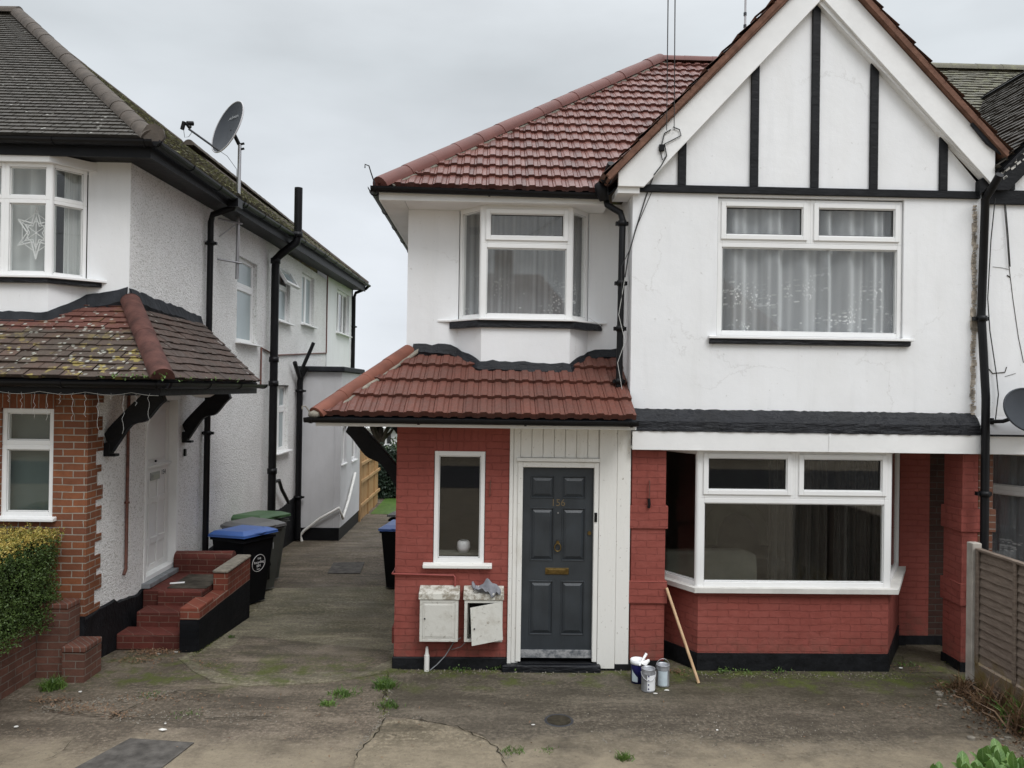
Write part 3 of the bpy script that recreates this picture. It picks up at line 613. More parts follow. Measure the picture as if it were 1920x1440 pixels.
# --- ground floor left: painted brick wall and boarded door surround
frA = Fr((-1.02, 8.3, 0), *FRONT)
mb = MB(); wall_mesh(mb, frA, 1.215, .13, 2.62, [(.41, 1.14, .95, 2.34)], .22)
mb.box(-1.02, -.80, 8.52, 17, .1, 2.62)
Wl = mb.build('wall', 'paint_brick', H)
mb = MB(); mb.fbox(frA, .40, .96, 2.345, 2.615, 0, .006); mb.build('lintel', 'paint_soldier', H)
mb = MB(); r = random.Random(2)
pl = [(-1.035, 8.3)]
mb.box(-1.035, .19, 8.275, 8.5, -.1, .13); mb.box(.19, 1.52, 8.275, 8.5, -.1, .075); mb.box(-1.035, -.8, 8.5, 17, -.5, .10); bevel(mb.build('plinth', 'plinth_black', H), .01)
mb = MB(); mb.box(.14, 1.20, 8.20, 8.28, -.05, .075); bevel(mb.build('door_step', 'bitumen', H), .012)
fw_ = window(H, Fr((-.62, 8.3, 1.135), *FRONT), .56, 1.21, [(0, 0, .56, 1.21, False)], fw=.055, setback=.0)
mb = MB(); mb.prism([(-.72, 8.31, 1.09), (-.72, 8.31, 1.145), (-.72, 8.235, 1.13), (-.72, 8.235, 1.09)], (.74, 0, 0)); bevel(mb.build('sill', 'old_white_wood', fw_), .006)
room(H, -.79, 1.45, 8.55, 11, .05, 2.55, 'room_dark')
# boards
mb = MB()
def board(x0, x1, z0, z1, y, d=.02): mb.box(x0, x1, y - d, y + .03, z0, z1)
mb.box(.195, 1.50, 8.31, 8.40, 2.2, 2.62); mb.box(.195, .31, 8.31, 8.40, .06, 2.2); mb.box(1.14, 1.50, 8.31, 8.40, .06, 2.2)
board(.195, .235, .06, 2.62, 8.30, .025); board(.238, .31, .07, 2.62, 8.30, .012); board(1.165, 1.355, .02, 2.62, 8.30, .028); board(1.358, 1.505, .02, 2.62, 8.30, .020)
for i in range(7): board(.313 + i * .121, .313 + i * .121 + .116, 2.285, 2.62, 8.30, .010)
board(.27, 1.163, 2.245, 2.282, 8.29, .045)
sb = bevel(mb.build('timber_surround', 'old_white_wood', H), .004)
mb = MB(); mb.fbox(Fr((.285, 8.29, .09), *FRONT), 0, .055, 0, 2.15, -.10, .018); mb.fbox(Fr((.285, 8.29, .09), *FRONT), .825, .875, 0, 2.15, -.10, .018); mb.fbox(Fr((.285, 8.29, .09), *FRONT), .055, .825, 2.09, 2.15, -.10, .018)
bevel(mb.build('door_frame', 'old_white_wood', H), .005)
# door
frD = Fr((.342, 8.325, .185), *FRONT); W_, H_ = .766, 1.985
mb = MB(); mb.fbox(frD, 0, W_, 0, H_, -.045, -.012)
cols_ = [(.085, .345), (.425, .685)]; rows_ = [(.33 - .15, .765), (.98, 1.555), (1.655, 1.90)]
A_ = [0, .085, .345, .425, .685, W_]; 
mb.fbox(frD, 0, .085, 0, H_, -.012, 0); mb.fbox(frD, .345, .425, 0, H_, -.012, 0); mb.fbox(frD, .685, W_, 0, H_, -.012, 0)
rz = [0, .18, .765, .98, 1.555, 1.655, 1.90, H_]
for a0, a1 in cols_:
    for z0, z1 in ((0, .18), (.765, .98), (1.555, 1.655), (1.90, H_)): mb.fbox(frD, a0, a1, z0, z1, -.012, 0)
door = mb.build('door', 'door_grey', H)
for a0, a1 in cols_:
    for z0, z1 in rows_:
        mb = MB(); g = .012
        for (p0, p1, q0, q1) in ((a0, a0 + g, z0, z1), (a1 - g, a1, z0, z1), (a0 + g, a1 - g, z0, z0 + g), (a0 + g, a1 - g, z1 - g, z1)): mb.fbox(frD, p0, p1, q0, q1, -.011, .006)
        mb.frust(frD, a0 + g + .008, a1 - g - .008, z0 + g + .008, z1 - g - .008, -.0118, .032, .004); bevel(mb.build('door_panel', 'door_grey', door), .003)
mb = MB(); mb.fbox(frD, .255, .51, .835, .905, 0, .010); mb.fbox(frD, .285, .48, .850, .890, .010, .016); bevel(mb.build('letterbox', 'brass', door), .004)
mb = MB()
P = [frD(.385 + .034 * sin(t_), 1.12 - .042 * cos(t_) + .01, .024) for t_ in [i * 2 * pi / 20 for i in range(21)]]; mb.tube(P, .0065, 8)
mb.tube([frD(.385, 1.185, 0), frD(.385, 1.185, .03)], .018, 12); mb.build('knocker', 'brass', door)
mb = MB(); mb.tube([frD(.728, 1.285, 0), frD(.728, 1.285, .012)], .021, 14); mb.tube([frD(.728, 1.285, .012), frD(.728, 1.285, .018)], .009, 10); mb.build('lock', 'brass', door)
mb = MB(); mb.tube([frD(.385, 1.50, 0), frD(.385, 1.50, .008)], .009, 12); mb.build('spyhole', 'steel', door)
M['num'] = M['brass']
simple('number_brass', (.16, .12, .07), .5, .4, .3, var=.2, vs=40)
text('door_number', '156', frD.at(.385, 1.607, .001), .105, door, 'number_brass', .003)
mb = MB(); mb.fbox(frD, -.02, W_ + .02, -.06, .02, -.02, .022); mb.build('threshold', 'threshold', H)
mb = MB(); mb.box(1.115, 1.145, 8.26, 8.28, 1.60, 1.70); bell = bevel(mb.build('doorbell', 'black_plastic', H), .003)
# hall inside the glazed opening is closed by door; --- upper left wall
frU = Fr((-1.02, 9.06, 0), *FRONT)
mb = MB(); wall_mesh(mb, frU, 2.51, 3.30, 5.22, [(.60, 3.30, 2.13, 5.125)], .22); mb.box(-1.02, -.80, 9.28, 17, 2.62, 5.22); mb.box(1.49, 1.66, 8.55, 9.28, 2.62, 5.22)
mb.build('wall', 'render', H)
A, B, C_, D = (-.42, 9.06), (-.14, 8.75), (.87, 8.75), (1.11, 9.06)
mb = MB(); mb.prism([(x, y, 3.1) for x, y in (A, B, C_, D, (1.11, 9.2), (-.42, 9.2))], (0, 0, .70)); mb.build('bay_apron', 'render', H)
mb = MB(); mb.prism([(x, y, 5.10) for x, y in (A, B, C_, D, (1.11, 9.2), (-.42, 9.2))], (0, 0, .09)); mb.build('bay_head', 'white_paint', H)
def seg_fr(a, b, z):
    u = (b[0] - a[0], b[1] - a[1]); l = sqrt(u[0] ** 2 + u[1] ** 2); return Fr((a[0], a[1], z), u, (u[1], -u[0])), l
for a, b, kind_ in ((A, B, 's'), (B, C_, 'c'), (C_, D, 's')):
    fr, l = seg_fr(a, b, 3.82)
    window(H, fr, l, 1.28, [(0, 0, l, .855, False), (0, .855, l, 1.28, True)] if kind_ == 'c' else [(.012, 0, l - .012, 1.28, False)], fw=.05 if kind_ == 'c' else .042, setback=0)
for p in (B, C_): mb = MB(); mb.tube([(p[0], p[1] + .03, 3.82), (p[0], p[1] + .03, 5.10)], .032, 8); mb.build('bay_post', 'upvc', H)
mb = MB(); mb.prism([(x, y, 3.795) for x, y in ((-.66, 9.05), (-.50, 9.02), (-.17, 8.68), (.90, 8.68), (1.20, 9.0), (1.34, 9.05), (1.34, 9.1), (-.66, 9.1))], (0, 0, .025)); bevel(mb.build('sill', 'upvc', H), .004)
mb = MB(); mb.prism([(x, y, 3.715) for x, y in ((-.52, 9.04), (-.19, 8.71), (.92, 8.71), (1.28, 9.04), (1.28, 9.1), (-.52, 9.1))], (0, 0, .076)); bevel(mb.build('sill_band', 'bitumen', H), .006)
room(H, -.8, 1.45, 9.30, 11.6, 3.0, 5.15, 'room_dark')
# --- gable front
frG = Fr((1.49, 8.3, 0), *FRONT)
mb = MB(); wall_mesh(mb, frG, 3.81, 2.70, 5.22, [(.93, 3.62, 2.985, 5.15)], .22)
xz_poly(mb, [(1.40, 5.222), (5.40, 5.222), (3.465, 7.45)], 8.30, 8.5)
mb.build('wall', 'render', H)
mb = MB(); mb.box(1.497, 5.3, 8.262, 8.30, 5.175, 5.255); bevel(mb.build('timber_beam', 'black_paint', H), .005)
for u_, v_ in ((1279, 310), (1415, 250), (1529, 200), (1639, 250), (1769, 320)):
    x, _ = Yp(u_, v_, 8.28); zt = min(7.35, (5.16 + 1.06 * (x - 1.22)) if x < 3.465 else (5.16 + 1.06 * (5.70 - x)))
    mb = MB(); mb.box(x - .044, x + .044, 8.268, 8.30, 5.256, zt); bevel(mb.build('timber_stud', 'black_paint', H), .004)
window(H, Fr((2.43, 8.3, 3.635), *FRONT), 2.04, 1.50, [(0, 0, 2.04, 1.02, False), (0, 1.02, 1.02, 1.50, True), (1.02, 1.02, 2.04, 1.50, True)], fw=.05, setback=.03, sill=(.10, .07))
mb = MB(); mb.prism([(2.34, 8.30, 3.54), (2.34, 8.30, 3.598), (2.34, 8.245, 3.598), (2.34, 8.25, 3.55)], (2.2, 0, 0)); bevel(mb.build('sill_band', 'bitumen', H), .006)
room(H, 1.70, 5.25, 8.56, 11, 2.85, 5.2, 'room_dark')
# gable roof
KG = 8.20 / 7.95
def gq(l): return [(x * KG, 3.03 + (z - 3.03) * KG) for x, z in l]
def gp(x, y, z): return (x * KG, y, 3.03 + (z - 3.03) * KG)
roof_part(H, 'gable_roof', 'brown_tile', gp(1.12, 8.12, 5.24), gp(1.12, 11.6, 5.24), [gp(1.12, 8.12, 5.24), gp(1.12, 11.6, 5.24), gp(3.36, 11.6, 7.62), gp(3.36, 8.12, 7.62)], .26, .30, 'flat', .03, .004, umat='brown_mortar')
roof_part(H, 'gable_roof', 'brown_tile', gp(5.38, 8.12, 5.57), gp(5.38, 11.6, 5.57), [gp(5.38, 8.12, 5.57), gp(5.38, 11.6, 5.57), gp(3.36, 11.6, 7.68), gp(3.36, 8.12, 7.68)], .26, .30, 'flat', .03, .004, umat='brown_mortar')
mb = MB(); ridge(mb, gp(3.36, 8.10, 7.66), gp(3.36, 11.5, 7.66), .11); mb.build('ridge', 'ridge_red', H)
mb = MB(); xz_poly(mb, gq([(1.13, 5.24), (3.36, 7.59), (3.36, 7.468), (1.27, 5.289), (1.20, 5.20)]), 8.13, 8.184); xz_poly(mb, gq([(3.362, 7.67), (5.36, 5.58), (5.33, 5.50), (5.24, 5.604), (3.362, 7.564)]), 8.13, 8.184); bevel(mb.build('verge', 'brown_mortar', H), .006)
mb = MB(); xz_poly(mb, gq([(1.27, 5.285), (3.358, 7.464), (3.358, 7.12), (1.54, 5.14), (1.27, 5.14)]), 8.185, 8.22); xz_poly(mb, gq([(3.362, 7.56), (5.24, 5.60), (5.24, 5.21), (3.40, 7.14), (3.362, 7.14)]), 8.185, 8.22)
bevel(mb.build('bargeboard', 'white_paint', H), .004)
mb = MB(); xz_poly(mb, gq([(1.28, 5.15), (1.545, 5.15), (3.36, 7.12), (3.36, 7.2), (1.30, 5.2)]), 8.221, 8.30); xz_poly(mb, gq([(3.362, 7.12), (5.22, 5.23), (5.22, 5.30), (3.362, 7.2)]), 8.221, 8.30); xz_poly(mb, gq([(1.27, 5.08), (1.50, 5.08), (1.50, 5.14), (1.27, 5.14)]), 8.221, 8.62); mb.build('soffit', 'white_paint', H)
mb = MB(); xz_poly(mb, gq([(4.96, 5.86), (5.02, 5.93), (5.28, 5.66), (5.30, 5.54), (5.13, 5.66)]), 8.15, 8.184); bevel(mb.build('lead_flashing', 'bitumen_matt', H), .006)
# main roof: front slope to the valley, hip end, rear
EZ = 5.265
ap = (2.65, 12.55, 8.42)
roof_part(H, 'roof', 'red_tile', (-1.3, 8.60, EZ), (5.34, 8.60, EZ), [(-1.3, 8.60, EZ), (1.26, 8.60, EZ), (3.50, 11.50, EZ + (11.5 - 8.6) * .7987), (5.34, 11.50, EZ + (11.5 - 8.6) * .7987), (5.34, 12.55, 8.42), ap], .285, .15, 'roll', .03, .0035, umat='bitumen_matt')
roof_part(H, 'roof', 'red_tile', (-1.3, 16.5, EZ), (-1.3, 8.60, EZ), [(-1.3, 16.5, EZ), (-1.3, 8.60, EZ), ap], .285, .15, 'roll', .03, .0035)
mb = MB(); under(mb, *plane((5.34, 16.5, EZ), (-1.3, 16.5, EZ), [(5.34, 16.5, EZ), (-1.3, 16.5, EZ), ap, (5.34, 12.55, 8.42)]), 0, .05); mb.build('rear_slope', 'mossy_tile', H)
mb = MB(); ridge(mb, (-1.30, 8.60, EZ + .02), (ap[0], ap[1], ap[2] + .05), .125, .43); rg = mb.build('hip_ridge', 'ridge_red', H)
mb = MB(); mb.tube([(-1.16, 8.60, EZ + .0), (ap[0] + .12, ap[1], ap[2])], .035, 6); mb.build('hip_mortar', 'cement', H)
mb = MB(); ridge(mb, (ap[0] - .05, ap[1], ap[2] + .04), (5.34, 12.55, 8.46), .11, .45); mb.build('ridge', 'ridge_red', H)
mb = MB(); mb.tube([(-1.34, 8.57, EZ), (-1.38, 8.53, EZ + .12), (-1.40, 8.50, EZ + .19), (-1.44, 8.48, EZ + .20), (-1.44, 8.48, EZ + .16)], .007, 6); mb.build('hip_iron', 'iron', H)
mb = MB(); gutter(mb, (-1.38, 8.54, EZ - .03), (1.24, 8.54, EZ - .06), .058); gutter(mb, (-1.36, 8.54, EZ - .03), (-1.36, 16.5, EZ - .03), .058); mb.build('gutter', 'black_plastic', H)
mb = MB(); mb.box(-1.28, 1.27, 8.60, 8.625, 5.105, 5.215); mb.box(-1.30, -1.28, 8.60, 16.5, 5.105, 5.215); bevel(mb.build('fascia', 'white_paint', H), .004)
mb = MB(); mb.box(-1.015, 1.27, 8.626, 9.05, 5.11, 5.125)
for k in range(40): mb.box(-1.279, -1.022, 8.63 + k * .197, 8.63 + k * .197 + .192, 5.11, 5.12)
mb.build('soffit', 'white_paint', H)
downpipe([(1.22, 8.53, 5.20), (1.24, 8.50, 5.08), (1.38, 8.44, 4.98), (1.40, 8.42, 4.90), (1.385, 8.41, 3.06)], .036, H, clips=[(1.393, 8.41, 4.2), (1.39, 8.41, 3.7), (1.387, 8.41, 3.12), (1.398, 8.42, 4.86)])
mb = MB(); mb.tube([(1.13, 8.46, 5.30), (1.17, 8.44, 5.22), (1.20, 8.47, 5.12)], [.05, .075, .05], 10); mb.tube([(1.24, 8.2, 5.45), (1.2, 8.35, 5.30)], [.05, .06], 8); mb.build('pipe_joint', 'black_plastic', H)
# canopy roof
CZ = 2.735; c0 = (-1.80, 7.88, CZ)
roof_part(H, 'canopy_roof', 'canopy_tile', c0, (1.48, 7.88, CZ), [c0, (1.48, 7.88, CZ), (1.488, 9.06, 3.42), (-1.00, 9.06, 3.42)], .345, .15, 'roll', .035, .002, umat='bitumen_matt')
roof_part(H, 'canopy_roof', 'canopy_tile', (-1.80, 11.3, CZ), c0, [(-1.80, 11.3, CZ), c0, (-1.00, 9.06, 3.42), (-1.00, 11.3, 3.42)], .345, .15, 'roll', .035, .002)
mb = MB(); ridge(mb, (-1.80, 7.88, CZ + .01), (-1.00, 9.05, 3.46), .095, .40); mb.build('hip_ridge', 'ridge_clay', H)
mb = MB(); P = [Vector((-1.66, 7.9, CZ + .01)).lerp(Vector((-.88, 9.04, 3.44)), i / 16) + Vector((R.uniform(-.012, .012), R.uniform(-.01, .01), R.uniform(-.008, .012))) for i in range(17)]; mb.tube(P, [R.uniform(.016, .034) for _ in P], 6); mb.build('hip_mortar', 'cement', H)
mb = MB(); mb.tube([(-1.84, 7.86, CZ + .0), (-1.87, 7.84, CZ + .05), (-1.89, 7.83, CZ + .08), (-1.92, 7.82, CZ + .08), (-1.92, 7.82, CZ + .05)], .007, 6); mb.lathe((-1.81, 7.86, CZ - .04), [(.02, 0), (.06, .02), (.055, .06), (.0, .08)], 8); mb.build('hip_iron', 'cement', H)
mb = MB(); gutter(mb, (-1.90, 7.83, CZ - .035), (1.49, 7.83, CZ - .035), .05); gutter(mb, (-1.86, 7.83, CZ - .035), (-1.86, 11.3, CZ - .035), .05); mb.build('gutter', 'black_plastic', H)
mb = MB(); mb.box(-1.80, 1.485, 7.89, 7.915, 2.615, CZ - .055); mb.box(-1.80, -1.775, 7.915, 11.3, 2.615, CZ - .055); bevel(mb.build('fascia', 'white_paint', H), .004)
mb = MB(); mb.box(-1.775, 1.485, 7.916, 8.30, 2.622, 2.632); mb.box(-1.775, -1.021, 8.30, 11.3, 2.622, 2.632); mb.build('soffit', 'white_paint', H)
bracket(H, Fr((-1.02, 9.5, 1.74), (0, 1), (-1, 0)), .74, .80, .12, 1.0, 0.8); bracket(H, Fr((-1.02, 11.0, 2.25), (0, 1), (-1, 0)), .42, .32, .12, 1.0, 0.8)
mb = MB(); strip_path(mb, [(-.94, 9.05, 3.48), (-.50, 9.05, 3.48), (-.42, 9.045, 3.44), (-.15, 8.745, 3.29), (.87, 8.745, 3.27), (1.11, 9.045, 3.42), (1.20, 9.05, 3.46), (1.48, 9.05, 3.46)], .008, .05, .012); mb.build('flashing', 'bitumen', H)
# pillars, fascia over the bay, recess
def pillar(x0, x1, mat='paint_brick'):
    mb = MB(); mb.box(x0, x1, 8.30, 8.65, .10, 2.45); 
    for z0, z1 in ((1.53, 1.78), (.72, .965)): mb.box(x0 - .022, x1 + .022, 8.278, 8.672, z0, z1)
    o = bevel(mb.build('pillar', mat, H), .006); mb = MB(); mb.box(x0 - .01, x1 + .01, 8.288, 8.66, -.1, .10); mb.build('pillar_base', 'plinth_black', o); return o
pillar(1.522, 1.895)
pillar(5.16, 5.335)
mb = MB(); mb.box(1.50, 5.295, 8.185, 8.215, 2.39, 2.592); mb.box(1.50, 5.295, 8.216, 9.4, 2.40, 2.43); mb.box(3.62, 3.64, 8.178, 8.184, 2.39, 2.59); bevel(mb.build('fascia', 'white_paint', H), .003)
mb = MB(); n = 90; V = []
for i in range(n + 1):
    x = 1.505 + (5.275 - 1.505) * i / n; j = lambda a_: R.uniform(-a_, a_)
    V += [(x, 8.303, 2.83 + j(.006)), (x, 8.285 + j(.004), 2.815 + j(.008)), (x, 8.235 + j(.006), 2.78 + j(.006)), (x, 8.18 + j(.004), 2.70), (x, 8.172 + j(.005), 2.595 + j(.007)), (x, 8.303, 2.594)]
mb.add(V, [(6 * i + q, 6 * i + (q + 1) % 6, 6 * i + 6 + (q + 1) % 6, 6 * i + 6 + q) for i in range(n) for q in range(6)], smooth=False); mb.build('lead_band', 'bitumen', H)
for q_ in ((1.40, 1.595, 8.66, 9.5, -.1, 2.45), (5.03, 5.40, 9.35, 9.5, -.1, 2.45)): mb = MB(); mb.box(*q_); mb.build('recess_wall', 'paint_brick', H)
mb = MB(); mb.box(5.03, 5.7, 9.337, 9.349, -.3, .06); mb.build('plinth', 'plinth_black', H)
BL, BR = (2.26, 8.30), (4.35, 8.30); KL, KR = (1.60, 9.36), (5.03, 9.36)
for a, b, mt in ((KL, BL, 'paint_brick_left_cant'), (BL, BR, 'paint_brick'), (BR, KR, 'paint_brick_right_cant')):
    fr, l = seg_fr(a, b, 0); mb = MB(); mb.fbox(fr, 0, l, .19, .86, -.1, 0); mb.build('bay_wall', mt, H)
    mb = MB(); mb.fbox(fr, -.01, l + .01, -.3, .188, -.1, .014); mb.build('plinth', 'plinth_black', H)
    fr, l = seg_fr(a, b, .905)
    if mt == 'paint_brick': cells = [(.0, 0, l, .965, False), (0, .965, l * .5, 1.49, True), (l * .5, .965, l, 1.49, True)]
    else: cells = [(.012, 0, l - .012, 1.49, False)]
    window(H, fr, l, 1.49, cells, fw=.055 if mt == 'paint_brick' else .05, setback=0)
mb = MB(); so_ = ((1.50, 9.38), (2.20, 8.22), (4.42, 8.22), (5.12, 9.36)); si_ = ((1.66, 9.38), (2.31, 8.37), (4.30, 8.37), (4.97, 9.36))
V = [(x, y, z) for z in (.858, .909) for x, y in so_ + si_]; mb.add(V, [(i, i + 1, i + 5, i + 4) for i in range(3)] + [(8 + i, 12 + i, 13 + i, 9 + i) for i in range(3)] + [(i, 8 + i, 9 + i, i + 1) for i in range(3)] + [(4 + i, 5 + i, 13 + i, 12 + i) for i in range(3)] + [(0, 4, 12, 8), (3, 11, 15, 7)]); mb.build('sill', 'sill_stone', H)
for p in (BL, BR): mb = MB(); mb.tube([(p[0], p[1] + .035, .905), (p[0], p[1] + .035, 2.39)], .038, 8); mb.build('bay_post', 'upvc', H)
# bay side / room beyond
room(H, 1.62, 5.0, 9.5, 13.2, .15, 2.42, 'room_wall')
mb = MB(); mb.prism([(2.3, 8.42, .10), (4.3, 8.42, .10), (4.9, 9.5, .10), (1.7, 9.5, .10)], (0, 0, .05)); mb.build('bay_floor', 'room_wall', H)
mb = MB(); mb.box(2.6, 2.72, 13.0, 13.19, .9, 2.1); mb.build('chimney_breast', 'room_wall', H)
# side step, gas pipe
mb = MB(); mb.box(-1.10, -1.022, 8.75, 9.35, .12, .30); mb.build('side_step', 'paint_brick', H)
simple('red_paint', (.27, .062, .052), .5, .4, var=.15)
mb = MB(); mb.tube([(-1.04, 8.9, 1.02), (-1.045, 8.29, 1.02), (-1.02, 8.275, 1.02), (-.39, 8.275, 1.01), (-.372, 8.275, .99), (-.372, 8.272, .92)], .011, 8); mb.tube([(-.372, 8.262, .955), (-.372, 8.262, .90)], .013, 8); mb.build('gas_pipe', 'red_paint', H)
for x in (-.01, 1.71):
    mb = MB(); mb.tube([(x, 8.29, 2.03 if x < 1 else 2.05), (x, 8.27, 2.02), (x - .005, 8.268, 1.86 if x < 1 else 1.80)], .006, 6)
    wh = mb.build('wall_hook', 'rust', H)
mb = MB(); mb.tube([(1.70, 8.262, 1.86), (1.705, 8.255, 1.80), (1.70, 8.258, 1.76)], .016, 8); mb.build('hook_weight', 'black_plastic', wh)
# right-hand downpipe (shared)
downpipe([(5.32, 7.98, 5.36), (5.32, 8.10, 5.25), (5.31, 8.20, 5.15), (5.30, 8.23, 3.9), (5.295, 8.13, 3.0), (5.29, 8.12, .05)], .042, H, clips=[(5.30, 8.22, 3.86), (5.29, 8.12, 1.97)])
mb = MB()
for k in range(70):
    z = 5.1 - k * .034; x = 5.245 + R.uniform(-.012, .012); s_ = R.uniform(.006, .016) * (2.0 if abs(z - 3.85) < .12 else 1); mb.box(x - s_, x + s_ + .02, 8.283 + R.uniform(-.006, .006), 8.301, z - s_ * 1.3, z + s_ * 1.3)
mb.build('mortar_fillet', 'fillet', H)

# --- curtains of this house
NC = 'net curtains with lace flowers'
fr, l = seg_fr((2.45, 8.44), (4.45, 8.44), 3.6); curtain('net_curtain', fr, 2.0, 1.58, 'net_curtain', 'white net curtain with lace flower hem behind the wide upstairs window under the black beam', 7, .06, 4)
curtain('net_curtain', seg_fr((-.36, 9.20), (1.05, 9.20), 3.6)[0], 1.41, 1.55, 'net_curtain', 'white lace hemmed net curtain behind the small upstairs bay window above the grey door', 5, .05, 8)

# ================================================================ THINGS ON THE RED HOUSE
def meter(x, label, open_=False):
    t = thing('meter_box', label, 'meter box', (x, 8.28, .34)); f = Fr((x, 8.298, .34), *FRONT); w_, h_, d_ = .405, .445, .15
    mb = MB(); mb.fbox(f, 0, w_, 0, h_, 0, .008); mb.fbox(f, 0, .012, 0, h_, .008, d_); mb.fbox(f, w_ - .012, w_, 0, h_, .008, d_); mb.fbox(f, .012, w_ - .012, 0, .012, .008, d_); mb.fbox(f, .012, w_ - .012, h_ - .012, h_, .008, d_)
    mb.ring(f, .001, w_ - .001, .001, h_ - .001, .032, d_, d_ + .006); bevel(mb.build('case', 'meter_paint', t), .004)
    mb = MB(); p = [f(-.012, h_ + .002, d_ + .018), f(-.012, h_ + .065, d_ + .012), f(-.012, h_ + .115, 0), f(-.012, h_ + .002, 0)]; mb.prism(p, f.u * (w_ + .024)); bevel(mb.build('hood', 'meter_top', t), .004)
    if open_:
        mb = MB(); a = radians(-14); q = [(.075, .0), (.345, .0)]; 
        def L(a_, b_): x_ = a_ - .385; z_ = b_ - .40; s_ = radians(9); return (.390 + x_ * cos(s_) - z_ * sin(s_) * .35, .43 + z_ * cos(s_) + x_ * sin(s_))
        P = [L(*q_) for q_ in ((.055, .0), (.385, .0), (.385, .40), (.055, .40))]
        pts = [f(a_, b_, d_ + .012 + (.39 - a_) * .14 + (.44 - b_) * .04) for a_, b_ in P]; mb.prism(pts, f.n * .006); dr = mb.build('door', 'meter_paint', t)
        mb = MB(); c = Vector(pts[0]).lerp(pts[3], .45) + f.u * .035 + f.n * .008; mb.tube([c - f.n * .005, c + f.n * .004], .008, 8); mb.build('lock', 'iron', dr)
        mb = MB(); mb.fbox(f, .05, w_ - .05, .05, h_ - .05, .010, .05); mb.build('meter', 'black_plastic', t)
    else:
        mb = MB(); mb.fbox(f, .034, w_ - .034, .034, h_ - .034, d_ - .006, d_ + .004); mb.frust(f, .05, w_ - .05, .05, h_ - .05, d_ + .004, .004, d_ + .008); dr = bevel(mb.build('door', 'meter_paint', t), .003)
        mb = MB(); mb.tube([f(.055, .245, d_), f(.055, .245, d_ + .014)], .009, 8); mb.build('lock', 'iron', dr)
    return t
meter(-.735, 'dirty cream meter box with its door shut, on red brick below the window')
meter(-.265, 'dirty cream meter box with its door hanging askew, beside the white door surround', True)
# cloth on the meter box
mb = MB(); V = []; nu, nv = 18, 12
for j in range(nv + 1):
    for i in range(nu + 1):
        a = i / nu; b = j / nv; x = -.175 + a * .275 + .02 * sin(b * 5); y = 8.10 + b * .16
        z = .875 + .028 * sin(a * 9 + 2 * b) * (.4 + b) + .03 * sin(b * 7 + a * 4) + .05 * max(0, 1 - abs(a - .55) * 3) * b + .012 * sin(a * 23) - (.06 * max(0, 1 - abs(a - .72) * 6) + .012) * (1 - b) ** 2
        V.append((x, y, z + .02))
mb.add(V, [(j * (nu + 1) + i, j * (nu + 1) + i + 1, (j + 1) * (nu + 1) + i + 1, (j + 1) * (nu + 1) + i) for j in range(nv) for i in range(nu)], smooth=True)
o = mb.build('rag', 'cloth_grey'); tag(o, 'crumpled grey rag lying on top of the right meter box', 'rag'); s = o.modifiers.new('s', 'SOLIDIFY'); s.thickness = .006
mb = MB(); mb.tube([(-.66, 8.235, -.02), (-.66, 8.235, .17)], .028, 12); mb.tube([(-.66, 8.235, .17), (-.66, 8.235, .26)], [.022, .012], 10); tag(mb.build('cable_duct', 'old_white_wood'), 'short white plastic duct rising from the ground under the left meter box', 'pipe')
mb = MB(); mb.tube([(-.62, 8.20, .02), (-.55, 8.2, .08), (-.46, 8.22, .17), (-.38, 8.25, .30), (-.30, 8.26, .35)], .006, 6); mb.tube([(-.40, 8.262, .22), (-.30, 8.262, .25), (-.22, 8.265, .33)], .004, 6); tag(mb.build('cable', 'lead_grey'), 'thin grey cable sagging to the ground below the meter boxes', 'cable')
